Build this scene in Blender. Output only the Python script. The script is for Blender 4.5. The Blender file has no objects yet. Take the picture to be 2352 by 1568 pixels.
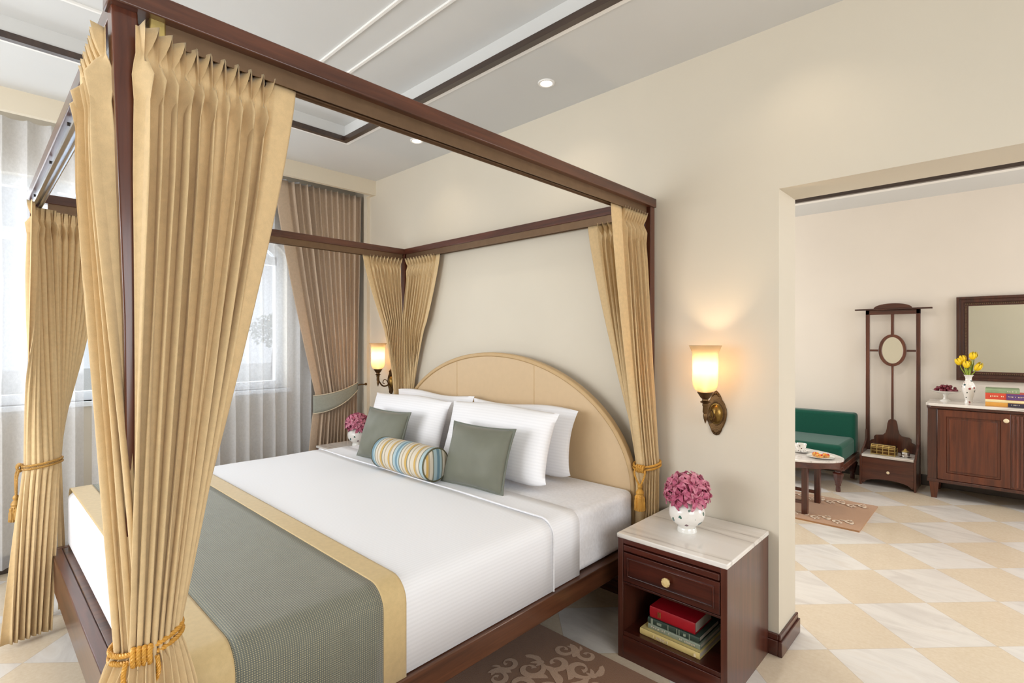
import bpy, math, random
from mathutils import Vector
random.seed(7)
PI = math.pi
sin, cos = math.sin, math.cos
col = bpy.context.scene.collection

# ------------------------------------------------------------------ materials
def srgb(r, g, b):
    f = lambda c: (c/255/12.92) if c/255 <= .04045 else ((c/255+.055)/1.055)**2.4
    return (f(r), f(g), f(b), 1)

class NT:
    def __init__(s, name):
        s.m = bpy.data.materials.new(name); s.m.use_nodes = True
        s.t = s.m.node_tree; s.t.nodes.clear()
        s.out = s.n('ShaderNodeOutputMaterial')
    def n(s, typ, **kw):
        nd = s.t.nodes.new(typ)
        for k, v in kw.items():
            if k.startswith('i_'): nd.inputs[k[2:].replace('_', ' ')].default_value = v
            else: setattr(nd, k, v)
        return nd
    def l(s, a, b): s.t.links.new(a, b)
    def coord(s, scale=(1, 1, 1), rot=(0, 0, 0), loc=(0, 0, 0)):
        tc = s.n('ShaderNodeTexCoord'); mp = s.n('ShaderNodeMapping')
        mp.inputs['Scale'].default_value = scale; mp.inputs['Rotation'].default_value = rot; mp.inputs['Location'].default_value = loc
        s.l(tc.outputs['Object'], mp.inputs['Vector']); return mp.outputs['Vector']
    def noise(s, vec, scale, detail=3, rough=.5, dist=0):
        nd = s.n('ShaderNodeTexNoise'); nd.inputs['Scale'].default_value = scale; nd.inputs['Detail'].default_value = detail
        nd.inputs['Roughness'].default_value = rough; nd.inputs['Distortion'].default_value = dist
        s.l(vec, nd.inputs['Vector']); return nd.outputs['Fac']
    def ramp(s, fac, stops):
        r = s.n('ShaderNodeValToRGB'); e = r.color_ramp.elements
        while len(e) < len(stops): e.new(.5)
        for i, (p, c) in enumerate(stops): e[i].position = p; e[i].color = c
        s.l(fac, r.inputs['Fac']); return r.outputs['Color']
    def math(s, op, a, b=None, c=None):
        nd = s.n('ShaderNodeMath'); nd.operation = op
        for i, v in enumerate((a, b, c)):
            if v is None: continue
            if isinstance(v, (int, float)): nd.inputs[i].default_value = v
            else: s.l(v, nd.inputs[i])
        return nd.outputs[0]
    def mix(s, fac, a, b):
        nd = s.n('ShaderNodeMix'); nd.data_type = 'RGBA'
        for sock, v in ((nd.inputs[0], fac), (nd.inputs[6], a), (nd.inputs[7], b)):
            if isinstance(v, (int, float, tuple)): sock.default_value = v
            else: s.l(v, sock)
        return nd.outputs[2]
    def bump(s, h, strength=.2, dist=.002):
        b = s.n('ShaderNodeBump'); b.inputs['Strength'].default_value = strength; b.inputs['Distance'].default_value = dist
        s.l(h, b.inputs['Height']); return b.outputs['Normal']
    def pr(s, colr, rough=.5, metal=0, normal=None, coat=0, sheen=0, spec=.5):
        p = s.n('ShaderNodeBsdfPrincipled')
        if isinstance(colr, tuple): p.inputs['Base Color'].default_value = colr
        else: s.l(colr, p.inputs['Base Color'])
        if isinstance(rough, (int, float)): p.inputs['Roughness'].default_value = rough
        else: s.l(rough, p.inputs['Roughness'])
        p.inputs['Metallic'].default_value = metal; p.inputs['Coat Weight'].default_value = coat
        p.inputs['Coat Roughness'].default_value = .15
        p.inputs['Sheen Weight'].default_value = sheen; p.inputs['Specular IOR Level'].default_value = spec
        if normal is not None: s.l(normal, p.inputs['Normal'])
        return p.outputs['BSDF']
    def done(s, sh): s.l(sh, s.out.inputs['Surface']); return s.m
    def mixsh(s, f, a, b):
        m = s.n('ShaderNodeMixShader'); m.inputs[0].default_value = f; s.l(a, m.inputs[1]); s.l(b, m.inputs[2]); return m.outputs[0]

def paint(name, c, rough=.6):
    t = NT(name); v = t.coord(); f = t.noise(v, 2.0, 2)
    d = tuple(x*.97 for x in c[:3])+(1,)
    return t.done(t.pr(t.ramp(f, [(.3, d), (.7, c)]), rough, normal=t.bump(t.noise(v, 220, 2), .03, .001), spec=.3))
def plain(name, c, rough=.5, metal=0, coat=0, bumps=None, spec=.5, var=.12):
    t = NT(name); v = t.coord(); f = t.noise(v, 25, 3)
    d = tuple(x*(1-var) for x in c[:3])+(1,)
    nrm = t.bump(t.noise(v, bumps[0], 3), bumps[1], bumps[2]) if bumps else None
    return t.done(t.pr(t.ramp(f, [(.3, d), (.7, c)]), rough, metal, nrm, coat, 0, spec))
def wood(name, dark, light, axis='z', rough=.28, coat=.35):
    t = NT(name)
    sc = {'x': (2.2, 38, 38), 'y': (38, 2.2, 38), 'z': (38, 38, 2.2)}[axis]
    v = t.coord(sc); f = t.noise(v, 1.0, 5, .62, .9)
    v2 = t.coord(tuple(a*.22 for a in sc)); g = t.noise(v2, 1.0, 2, .5, 1.5)
    h = t.math('ADD', t.math('MULTIPLY', f, .6), t.math('MULTIPLY', g, .4))
    c = t.ramp(h, [(.34, dark), (.5, tuple((a+b)/2 for a, b in zip(dark, light))), (.66, light)])
    return t.done(t.pr(c, rough, normal=t.bump(f, .08, .001), coat=coat))
def cloth(name, c, trans=.25, weave=900, rough=.85, tr_c=None, transp=0, bumpk=.15):
    t = NT(name); v = t.coord((1, 1, 1)); f = t.noise(v, 60, 3)
    fine = t.noise(t.coord((1, 1, .35)), weave, 2)
    d = tuple(x*.86 for x in c[:3])+(1,)
    cc = t.mix(.35, t.ramp(f, [(.3, d), (.7, c)]), t.ramp(fine, [(.35, d), (.65, c)]))
    sh = t.pr(cc, rough, normal=t.bump(fine, bumpk, .0006), sheen=.15, spec=.2)
    if trans:
        tr = t.n('ShaderNodeBsdfTranslucent'); t.l(cc, tr.inputs['Color'])
        if tr_c: tr.inputs['Color'].default_value = tr_c; t.t.links.remove(tr.inputs['Color'].links[0])
        sh = t.mixsh(trans, sh, tr.outputs[0])
    if transp:
        tp = t.n('ShaderNodeBsdfTransparent'); sh = t.mixsh(transp, sh, tp.outputs[0])
    return t.done(sh)
def marble(name):
    t = NT(name); v = t.coord((.5, 3.2, 3.2), (0, 0, -.12))
    f = t.noise(v, 1.3, 5, .5, .7)
    vein = t.math('ABSOLUTE', t.math('SUBTRACT', f, .5))
    c = t.ramp(vein, [(0, srgb(178, 168, 160)), (.006, srgb(212, 205, 198)), (.03, srgb(226, 220, 212)), (.07, srgb(236, 231, 225))])
    return t.done(t.pr(c, .12, coat=.3))

M = {}
M['wall'] = paint('cream_wall_paint', srgb(216, 207, 190))
M['wall_lv'] = paint('brightened_living_wall_paint', srgb(226, 217, 205))  # pinkish white, lightened to carry the living room's stronger light
M['ceil'] = paint('white_ceiling_paint', srgb(212, 212, 210))
M['pelmet'] = paint('pelmet_cream_paint', srgb(222, 211, 190))
M['dark_trim'] = wood('dark_trim_wood', srgb(46, 34, 28), srgb(70, 52, 42), 'x')
M['wood_z'] = wood('mahogany_upright', srgb(52, 22, 14), srgb(104, 54, 34), 'z')
M['wood_x'] = wood('mahogany_long_x', srgb(50, 22, 14), srgb(100, 52, 34), 'x')
M['wood_y'] = wood('mahogany_long_y', srgb(54, 26, 18), srgb(104, 60, 40), 'y')
M['bedwood'] = wood('walnut_bed_rail', srgb(54, 30, 19), srgb(104, 64, 42), 'y')
M['rosewood'] = wood('rosewood_cabinet', srgb(48, 17, 12), srgb(88, 38, 26), 'x')
M['rosewood_z'] = wood('rosewood_cabinet_upright', srgb(52, 22, 16), srgb(96, 50, 36), 'z')
M['sideboard'] = wood('chestnut_sideboard', srgb(62, 26, 12), srgb(112, 54, 27), 'z', .3)
M['sideboard_dk'] = wood('chestnut_sideboard_dark', srgb(48, 21, 13), srgb(84, 42, 27), 'z', .3)
M['bronze'] = plain('bronze_track', srgb(128, 102, 78), .35, .6)
M['alu'] = plain('aluminium_track', srgb(190, 198, 210), .22, .95)
M['brass'] = plain('antique_brass', srgb(150, 118, 62), .32, .95, bumps=(140, .5, .002), var=.45)
M['bronze_dk'] = plain('dark_antique_bronze', srgb(112, 84, 52), .38, .85, bumps=(160, .5, .002), var=.5)
M['gold_box'] = plain('pierced_gold', srgb(214, 190, 120), .35, .85, bumps=(90, .3, .001))
M['silver'] = plain('silver_pot', srgb(200, 198, 195), .22, .95)
M['curtain'] = cloth('gold_linen', srgb(238, 210, 162), .22)
M['header'] = cloth('gold_linen_header', srgb(230, 200, 152), .12)
M['drape'] = cloth('mauve_brown_drape', srgb(208, 185, 160), .08, 400)
M['sheer'] = cloth('white_sheer', srgb(242, 242, 244), .22, 300, transp=.40, bumpk=.02)
M['band'] = cloth('grey_green_band', srgb(158, 160, 148), 0)
M['band_edge'] = cloth('cream_band_edge', srgb(218, 206, 180), 0)
M['rope'] = plain('gold_rope', srgb(224, 166, 70), .4, .15, bumps=(500, .3, .001), var=.3)
M['rope_dk'] = plain('old_gold_rope', srgb(196, 150, 76), .45, .15, bumps=(500, .3, .001), var=.3)
M['marble'] = marble('white_marble')
M['porcelain'] = plain('white_porcelain', srgb(238, 236, 230), .12, coat=.4, var=.03)
M['ivory'] = plain('ivory_knob', srgb(240, 222, 186), .35, var=.06)
M['iv_knob'] = plain('carved_ivory', srgb(240, 212, 150), .4, var=.25)
M['velvet'] = cloth('green_velvet', srgb(22, 80, 64), 0, 500, rough=1.0)
M['headboard'] = plain('tan_leather', srgb(208, 180, 142), .45, bumps=(260, .08, .001), var=.04)
M['headpipe'] = plain('tan_leather_edge', srgb(196, 164, 118), .4, var=.06)
M['pillow'] = None
M['mirror'] = plain('silvered_glass', srgb(225, 225, 215), .02, 1.0, var=0)
M['winframe'] = plain('white_window_frame', srgb(226, 230, 232), .35, var=.02)
M['paper'] = plain('book_pages', srgb(218, 208, 190), .8, var=.1)
M['hook'] = plain('dark_metal_hook', srgb(60, 54, 50), .4, .8)
M['white_trim'] = plain('white_plaster_moulding', srgb(240, 238, 234), .55, var=.02)
M['grape'] = plain('red_grape', srgb(120, 34, 52), .3, coat=.2, var=.35)
M['tulip'] = plain('yellow_petal', srgb(252, 214, 20), .5, var=.12)
M['stem'] = plain('green_stem', srgb(150, 170, 50), .5)
M['leafgreen'] = plain('tree_leaf', srgb(120, 140, 100), .7, var=.3)
M['terrace'] = paint('terrace_stone', srgb(200, 196, 186))

def striped_linen(name, c, axis, period=.014):
    t = NT(name); v = t.coord(); sp = t.n('ShaderNodeSeparateXYZ'); t.l(v, sp.inputs[0])
    if axis == 'xz': a = t.math('SUBTRACT', sp.outputs['X'], sp.outputs['Z'])
    else: a = sp.outputs[axis.upper()]
    w = t.math('SINE', t.math('MULTIPLY', a, 2*PI/period))
    st = t.math('GREATER_THAN', w, .1)
    cc = t.mix(st, c, tuple(x*.965 for x in c[:3])+(1,))
    h = t.math('ADD', st, t.math('MULTIPLY', t.noise(v, 9, 3), 3))
    return t.done(t.pr(cc, .8, normal=t.bump(h, .25, .0012), sheen=.2, spec=.25))
M['sheet'] = striped_linen('striped_white_bed_linen', srgb(243, 244, 248), 'xz')
M['pillow'] = striped_linen('striped_white_pillowcase', srgb(242, 241, 243), 'z', .016)
M['mattress'] = cloth('white_fitted_sheet', srgb(243, 243, 247), 0, 300, bumpk=.05)

def weave(name, base, dot, period=.011, useX=True):
    t = NT(name); v = t.coord(); sp = t.n('ShaderNodeSeparateXYZ'); t.l(v, sp.inputs[0])
    a = t.math('SUBTRACT', sp.outputs['X'], sp.outputs['Z']); b = sp.outputs['Y'] if useX else t.math('SUBTRACT', sp.outputs['Z'], sp.outputs['X'])
    k = 2*PI/period
    w1 = t.math('SINE', t.math('MULTIPLY', t.math('ADD', a, b), k*.7)); w2 = t.math('SINE', t.math('MULTIPLY', t.math('SUBTRACT', a, b), k*.7))
    p = t.math('MULTIPLY', w1, w2)
    d = t.math('GREATER_THAN', p, .55)
    f = t.noise(v, 12, 3)
    bc = t.ramp(f, [(.3, tuple(x*.88 for x in base[:3])+(1,)), (.7, base)])
    return t.done(t.pr(t.mix(d, bc, dot), .55, normal=t.bump(p, .5, .0012), sheen=.2, spec=.4))
M['runner'] = weave('grey_green_weave', srgb(110, 114, 104), srgb(190, 180, 146), .0085)
M['cushion'] = weave('sage_weave', srgb(112, 113, 98), srgb(168, 162, 134), .010, False)
M['cushion_flange'] = cloth('sage_flange', srgb(114, 117, 106), 0)
M['runner_band'] = cloth('satin_gold_band', srgb(214, 188, 138), 0, 700, rough=.5, bumpk=.05)

def bolster_mat(name, axis='X'):
    t = NT(name); v = t.coord(); sp = t.n('ShaderNodeSeparateXYZ'); t.l(v, sp.inputs[0])
    g = t.math('FRACT', t.math('ADD', t.math('MULTIPLY', sp.outputs[axis], 1/.23), .37))
    cr = srgb(206, 196, 178); tn = srgb(170, 156, 130); bl = srgb(108, 138, 152); lb = srgb(164, 184, 188); am = srgb(196, 160, 88); gr = srgb(124, 124, 108)
    st = [(0, cr), (.06, am), (.12, tn), (.16, cr), (.24, gr), (.27, lb), (.36, bl), (.44, lb), (.50, gr), (.53, cr), (.60, tn), (.64, cr), (.72, am), (.80, gr), (.83, cr), (.9, tn), (.94, cr)]
    r = t.n('ShaderNodeValToRGB'); r.color_ramp.interpolation = 'CONSTANT'; e = r.color_ramp.elements
    while len(e) < len(st): e.new(.5)
    for i, (p, c) in enumerate(st): e[i].position = p; e[i].color = c
    t.l(g, r.inputs['Fac'])
    return t.done(t.pr(r.outputs['Color'], .7, normal=t.bump(t.noise(v, 500, 2), .1, .001), sheen=.1, spec=.3))
M['bolster'] = bolster_mat('multicolour_stripe'); M['bolster_end'] = bolster_mat('multicolour_stripe_end', 'Y')
M['piping'] = plain('olive_piping', srgb(96, 92, 66), .7)

def floor_mat():
    t = NT('checkered_marble_floor'); s = .395
    v = t.coord((1, 1, 1), (0, 0, -PI/4)); sp = t.n('ShaderNodeSeparateXYZ'); t.l(v, sp.inputs[0])
    # rotated frame: X' = (x+y)/sqrt2 ; Y' = (y-x)/sqrt2
    p = t.math('DIVIDE', t.math('SUBTRACT', sp.outputs['X'], .135), s)
    q = t.math('DIVIDE', t.math('SUBTRACT', sp.outputs['Y'], .937), s)
    fp = t.math('FLOOR', p); fq = t.math('FLOOR', q)
    par = t.math('GREATER_THAN', t.math('FLOORED_MODULO', t.math('ADD', fp, fq), 2.0), .5)
    cb = t.n('ShaderNodeCombineXYZ'); t.l(fp, cb.inputs[0]); t.l(fq, cb.inputs[1])
    wn = t.n('ShaderNodeTexWhiteNoise'); wn.noise_dimensions = '2D'; t.l(cb.outputs[0], wn.inputs['Vector'])
    n1 = t.noise(t.coord((1, 3.5, 1), (0, 0, .5)), 2.2, 5, .6, 1.0)
    n2 = t.noise(t.coord(), 60, 4, .6)
    white = t.ramp(n1, [(.3, srgb(212, 206, 200)), (.55, srgb(232, 228, 222)), (.75, srgb(222, 214, 204))])
    be = t.mix(.5, t.ramp(n1, [(.3, srgb(218, 200, 176)), (.7, srgb(228, 213, 190))]), t.ramp(n2, [(.3, srgb(216, 198, 170)), (.7, srgb(232, 219, 198))]))
    c = t.mix(par, be, white)
    # which parity is white is set so the tile nearest the doorway is white
    c = t.mix(t.math('MULTIPLY', wn.outputs['Value'], .12), c, srgb(205, 180, 150))
    def edge(x):
        f = t.math('FRACT', x); return t.math('LESS_THAN', t.math('MINIMUM', f, t.math('SUBTRACT', 1.0, f)), .004)
    j = t.math('MAXIMUM', edge(p), edge(q))
    c = t.mix(t.math('MULTIPLY', j, .35), c, srgb(170, 145, 115))
    return t.done(t.pr(c, t.ramp(n2, [(.2, (.16,)*3+(1,)), (.8, (.24,)*3+(1,))]), coat=.15, spec=.45))
M['floor'] = floor_mat()

def pile(name, base):
    t = NT(name); v = t.coord(); n = t.noise(v, 260, 3); bc = t.ramp(n, [(.3, tuple(x*.8 for x in base[:3])+(1,)), (.7, base)])
    return t.done(t.pr(bc, .95, normal=t.bump(n, .5, .004), sheen=.3, spec=.1))
M['rug'] = pile('brown_pile', srgb(150, 110, 82)); M['rug_m'] = pile('pale_scroll_pile', srgb(206, 172, 146))
M['rug2'] = pile('tan_pile', srgb(186, 140, 100)); M['rug2_m'] = pile('cream_scroll_pile', srgb(234, 210, 182))

def motif_porcelain(name, cols, sc, thr=.36):
    t = NT(name); v = t.coord()
    vo = t.n('ShaderNodeTexVoronoi'); vo.inputs['Scale'].default_value = sc; t.l(v, vo.inputs['Vector'])
    n = t.noise(v, sc*1.7, 2)
    hit = t.math('LESS_THAN', t.math('ADD', vo.outputs['Distance'], t.math('MULTIPLY', n, .35)), thr)
    sp = t.n('ShaderNodeSeparateColor'); t.l(vo.outputs['Color'], sp.inputs[0])
    r = t.n('ShaderNodeValToRGB'); r.color_ramp.interpolation = 'CONSTANT'; e = r.color_ramp.elements
    while len(e) < len(cols): e.new(.5)
    for i, c in enumerate(cols): e[i].position = i/len(cols); e[i].color = c
    t.l(sp.outputs[0], r.inputs['Fac'])
    return t.done(t.pr(t.mix(hit, srgb(236, 232, 226), r.outputs['Color']), .12, coat=.4))
M['vase_paint'] = motif_porcelain('painted_leaf_porcelain', [srgb(70, 110, 96), srgb(110, 130, 120), srgb(120, 90, 100), srgb(90, 120, 130)], 30, .44)
M['vase_paint2'] = motif_porcelain('painted_flower_porcelain', [srgb(50, 80, 80), srgb(150, 60, 60), srgb(60, 66, 60), srgb(120, 110, 90)], 30, .47)
M['cup_paint'] = motif_porcelain('painted_cup_porcelain', [srgb(70, 70, 60), srgb(100, 90, 80), srgb(110, 60, 50)], 46, .42)

def petal_mat():
    t = NT('pink_petal'); v = t.coord(); oi = t.n('ShaderNodeObjectInfo')
    f = t.math('ADD', t.math('MULTIPLY', t.noise(v, 40, 2), .6), t.math('MULTIPLY', oi.outputs['Random'], .4))
    c = t.ramp(f, [(.25, srgb(168, 58, 94)), (.48, srgb(208, 104, 138)), (.7, srgb(236, 164, 182))])
    tr = t.n('ShaderNodeBsdfTranslucent'); t.l(c, tr.inputs['Color'])
    return t.done(t.mixsh(.2, t.pr(c, .55, sheen=.2), tr.outputs[0]))
M['petal'] = petal_mat()

def shade_mat():
    t = NT('frosted_lamp_glass')
    d = t.pr(srgb(196, 186, 166), .35)
    tr = t.n('ShaderNodeBsdfTranslucent'); tr.inputs['Color'].default_value = srgb(186, 178, 160)
    tp = t.n('ShaderNodeBsdfTransparent'); tp.inputs['Color'].default_value = srgb(255, 240, 215)
    return t.done(t.mixsh(.40, t.mixsh(.5, d, tr.outputs[0]), tp.outputs[0]))
M['shade'] = shade_mat()
def emit(name, c, s):
    t = NT(name); e = t.n('ShaderNodeEmission'); e.inputs['Color'].default_value = c; e.inputs['Strength'].default_value = s
    return t.done(e.outputs[0])
M['bulb'] = emit('warm_bulb', srgb(255, 226, 180), 4)
M['led'] = emit('downlight_led', srgb(255, 240, 215), 9)
def glass_mat():
    t = NT('window_glass'); g = t.n('ShaderNodeBsdfGlossy'); g.inputs['Roughness'].default_value = .02
    tp = t.n('ShaderNodeBsdfTransparent'); return t.done(t.mixsh(.05, tp.outputs[0], g.outputs[0]))
M['glass'] = glass_mat()

# ------------------------------------------------------------------ geometry
class G:
    def __init__(s): s.v = []; s.f = []; s.mi = []; s.m = 0
    def add(s, vs, fs):
        b = len(s.v); s.v += [tuple(p) for p in vs]
        for f in fs: s.f.append(tuple(i+b for i in f)); s.mi.append(s.m)
        return s
    def box(s, x0, x1, y0, y1, z0, z1):
        return s.add([(x0, y0, z0), (x1, y0, z0), (x1, y1, z0), (x0, y1, z0), (x0, y0, z1), (x1, y0, z1), (x1, y1, z1), (x0, y1, z1)],
                     [(0, 3, 2, 1), (4, 5, 6, 7), (0, 1, 5, 4), (1, 2, 6, 5), (2, 3, 7, 6), (3, 0, 4, 7)])
    def lathe(s, prof, c=(0, 0, 0), n=24, axis='z', sx=1, sy=1, rid=None):
        vs = []; fs = []
        for (r, z) in prof:
            for k in range(n):
                a = 2*PI*k/n; rr = r*(1+(rid[1]*cos(rid[0]*a) if rid else 0))
                p = (rr*cos(a)*sx, rr*sin(a)*sy, z)
                if axis == 'x': p = (z, p[0], p[1])
                elif axis == 'y': p = (p[0], z, p[1])
                vs.append((p[0]+c[0], p[1]+c[1], p[2]+c[2]))
        m = len(prof)
        for i in range(m-1):
            for k in range(n):
                k2 = (k+1) % n; f = (i*n+k, i*n+k2, (i+1)*n+k2, (i+1)*n+k)
                fs.append(f if axis != 'y' else f[::-1])
        if prof[0][0] > 1e-6: fs.append(tuple(range(n))[::-1] if axis != 'y' else tuple(range(n)))
        if prof[-1][0] > 1e-6: fs.append(tuple((m-1)*n+k for k in range(n)) if axis != 'y' else tuple((m-1)*n+k for k in range(n))[::-1])
        return s.add(vs, fs)
    def tube(s, pts, r, n=8, closed=False):
        pts = [Vector(p) for p in pts]; m = len(pts); vs = []; fs = []
        prev = None
        for i, p in enumerate(pts):
            if closed: t = pts[(i+1) % m]-pts[i-1]
            else: t = pts[min(i+1, m-1)]-pts[max(i-1, 0)]
            if t.length < 1e-9: t = Vector((0, 0, 1))
            t.normalize()
            if prev is None:
                u = t.cross(Vector((0, 0, 1)));
                if u.length < .1: u = t.cross(Vector((0, 1, 0)))
            else: u = prev-t*prev.dot(t)
            u.normalize(); prev = u; w = t.cross(u)
            rr = r[i] if isinstance(r, (list, tuple)) else r
            for k in range(n):
                a = 2*PI*k/n; vs.append(p+u*(rr*cos(a))+w*(rr*sin(a)))
        for i in range(m if closed else m-1):
            j = (i+1) % m
            for k in range(n):
                k2 = (k+1) % n; fs.append((i*n+k, j*n+k, j*n+k2, i*n+k2))
        if not closed: fs.append(tuple(range(n))); fs.append(tuple((m-1)*n+k for k in range(n))[::-1])
        return s.add(vs, fs)
    def prism(s, out, a, b, plane='xz'):
        """outline in the plane, extruded between a and b along the third axis"""
        n = len(out)
        def P(p, t): return {'xz': (p[0], t, p[1]), 'xy': (p[0], p[1], t), 'yz': (t, p[0], p[1])}[plane]
        vs = [P(p, a) for p in out]+[P(p, b) for p in out]
        fs = [tuple(range(n)), tuple(range(2*n-1, n-1, -1))]+[(i, (i+1) % n+0, (i+1) % n+n, i+n)[::-1] for i in range(n)]
        return s.add(vs, fs)
    def ring(s, outer, inner, a, b, plane='xz'):
        n = len(outer)
        def P(p, t): return {'xz': (p[0], t, p[1]), 'xy': (p[0], p[1], t), 'yz': (t, p[0], p[1])}[plane]
        vs = [P(p, a) for p in outer]+[P(p, a) for p in inner]+[P(p, b) for p in outer]+[P(p, b) for p in inner]
        fs = []
        for i in range(n):
            j = (i+1) % n
            fs += [(i, j, n+j, n+i), (2*n+i, 3*n+i, 3*n+j, 2*n+j), (i, 2*n+i, 2*n+j, j), (n+i, n+j, 3*n+j, 3*n+i)]
        return s.add(vs, fs)
    def grid(s, fn, nu, nv, cu=False):
        vs = [fn(i/(nu if cu else nu-1), j/(nv-1)) for j in range(nv) for i in range(nu)]
        fs = []
        for j in range(nv-1):
            for i in range(nu if cu else nu-1):
                i2 = (i+1) % nu; fs.append((j*nu+i, j*nu+i2, (j+1)*nu+i2, (j+1)*nu+i))
        return s.add(vs, fs)
    def sphere(s, c, r, n=12, m=8, sz=1):
        return s.lathe([(r*sin(PI*i/m), -r*sz*cos(PI*i/m)) for i in range(m+1)], c, n)
    def rot(s, ax, ang, c=(0, 0, 0), start=0):
        ca, sa = cos(ang), sin(ang)
        for i in range(start, len(s.v)):
            x, y, z = (s.v[i][k]-c[k] for k in range(3))
            if ax == 'z': x, y = x*ca-y*sa, x*sa+y*ca
            elif ax == 'x': y, z = y*ca-z*sa, y*sa+z*ca
            else: x, z = x*ca+z*sa, -x*sa+z*ca
            s.v[i] = (x+c[0], y+c[1], z+c[2])
        return s
    def move(s, d, start=0):
        for i in range(start, len(s.v)): s.v[i] = tuple(s.v[i][k]+d[k] for k in range(3))
        return s

def build(name, g, mat, parent=None, recalc=True, bevel=0, smooth=35, world=False, solid=0, sub=0, seg=2):
    me = bpy.data.meshes.new(name)
    vs = g.v
    if world and parent is not None:
        p = parent
        off = Vector((0, 0, 0))
        while p is not None: off += p.location; p = p.parent
        vs = [(a-off.x, b-off.y, c-off.z) for a, b, c in vs]
    me.from_pydata(vs, [], g.f)
    mats = mat if isinstance(mat, (list, tuple)) else [mat]
    for m in mats: me.materials.append(m)
    if len(mats) > 1: me.polygons.foreach_set('material_index', g.mi)
    me.update()
    import bmesh
    bm = bmesh.new(); bm.from_mesh(me)
    if recalc: bmesh.ops.recalc_face_normals(bm, faces=bm.faces)
    else:
        for f in bm.faces:
            if f.material_index == 1 and f.normal.z < 0: f.normal_flip()
    bm.to_mesh(me); bm.free()
    if smooth:
        me.polygons.foreach_set('use_smooth', [True]*len(me.polygons)); me.set_sharp_from_angle(angle=math.radians(smooth))
    o = bpy.data.objects.new(name, me); col.objects.link(o)
    if parent: o.parent = parent
    if solid:
        md = o.modifiers.new('s', 'SOLIDIFY'); md.thickness = solid; md.offset = 0
    if bevel:
        md = o.modifiers.new('b', 'BEVEL'); md.width = bevel; md.segments = seg; md.limit_method = 'ANGLE'; md.angle_limit = math.radians(40)
        md.harden_normals = False
    if sub:
        md = o.modifiers.new('u', 'SUBSURF'); md.levels = sub; md.render_levels = sub
    return o
def tag(o, label, cat, group=None):
    o['label'] = label; o['category'] = cat
    if group: o['group'] = group
    return o
def thing(name, label, cat, loc=(0, 0, 0), rotz=0, group=None):
    o = bpy.data.objects.new(name, None); col.objects.link(o); o.empty_display_size = .1
    o.location = loc; o.rotation_euler = (0, 0, rotz); return tag(o, label, cat, group)
def struct(name, g, mat, parent=None, **kw):
    o = build(name, g, mat, parent, **kw)
    if parent is None: o['kind'] = 'structure'
    return o
def copy_tree(o, parent=None):
    c = o.copy(); col.objects.link(c); c.parent = parent
    for ch in list(o.children): copy_tree(ch, c)
    return c
def bez(p, n=16):
    """Catmull-Rom through points"""
    p = [Vector(a) for a in p]; P = [p[0]*2-p[1]]+p+[p[-1]*2-p[-2]]; out = []
    for i in range(1, len(P)-2):
        for k in range(n):
            t = k/n; a, b, c, d = P[i-1], P[i], P[i+1], P[i+2]
            out.append(.5*((2*b)+(c-a)*t+(2*a-5*b+4*c-d)*t*t+(3*b-a-3*c+d)*t**3))
    out.append(p[-1]); return out

# ------------------------------------------------------------------ room shell
CZ = 2.8; LX = -4.35; RX = 1.7; RY = -4.3; LY = 3.9; LVL = -4.6
g = G(); g.box(LX-.3, 3.2, RY, LY+.2, -.1, 0); struct('floor', g, M['floor'], smooth=0)
# back wall with the opening to the living room
OX0, OX1, OZ = -.715, .85, 2.073
g = G(); g.box(LX-.25, OX0, 0, .25, 0, 2.95); g.box(OX1, RX+.2, 0, .25, 0, 2.95); g.box(OX0, OX1, 0, .25, OZ, 2.95)
struct('wall_back', g, M['wall'], smooth=0)
# window wall with an arched opening
WY0, WY1, WZ0, WZ1, WAP = -3.57, -.63, 1.0, 2.07, 2.42
def arch(y0, y1, z0, zs, za, n=24):
    c = (y0+y1)/2; a = (y1-y0)/2
    return [(y0, z0), (y1, z0)]+[(c+a*cos(PI*k/n), zs+(za-zs)*sin(PI*k/n)) for k in range(n+1)]
n = 24; c = (WY0+WY1)/2; a = (WY1-WY0)/2
g = G(); g.box(LX-.25, LX, RY, WY0, 0, 2.95); g.box(LX-.25, LX, WY1, 0, 0, 2.95); g.box(LX-.25, LX, WY0, WY1, 0, WZ0)
for k in range(n):
    yA = c+a*cos(PI*k/n); yB = c+a*cos(PI*(k+1)/n); zA = WZ1+(WAP-WZ1)*sin(PI*k/n); zB = WZ1+(WAP-WZ1)*sin(PI*(k+1)/n)
    g.add([(LX-.25, yA, zA), (LX, yA, zA), (LX, yB, zB), (LX-.25, yB, zB), (LX-.25, yA, 2.95), (LX, yA, 2.95), (LX, yB, 2.95), (LX-.25, yB, 2.95)],
          [(0, 3, 2, 1), (4, 5, 6, 7), (0, 1, 5, 4), (2, 3, 7, 6), (1, 2, 6, 5), (3, 0, 4, 7)])
struct('wall_left', g, M['wall'], smooth=0)
g = G(); g.box(RX, RX+.2, RY, -3.9, 0, 2.95); g.box(RX, RX+.2, -1.1, 0, 0, 2.95); g.box(RX, RX+.2, -3.9, -1.1, 0, .8); g.box(RX, RX+.2, -3.9, -1.1, 2.4, 2.95)  # wall opening made for the added window
struct('wall_right', g, M['wall'], smooth=0)
w3 = thing('added_window_right', 'x', 'x', (RX+.1, -2.5, .8)); w3['kind'] = 'structure'  # unseen window, added to light the curtain and bed side
for k in ('label', 'category'): del w3[k]
g = G(); g.ring([(-1.4, 0), (1.4, 0), (1.4, 1.6), (-1.4, 1.6)], [(-1.33, .07), (1.33, .07), (1.33, 1.53), (-1.33, 1.53)], -.03, .03, 'yz'); g.box(-.03, .03, -.03, .03, .07, 1.53)
build('window_frame', g, M['winframe'], w3, smooth=0)
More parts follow.
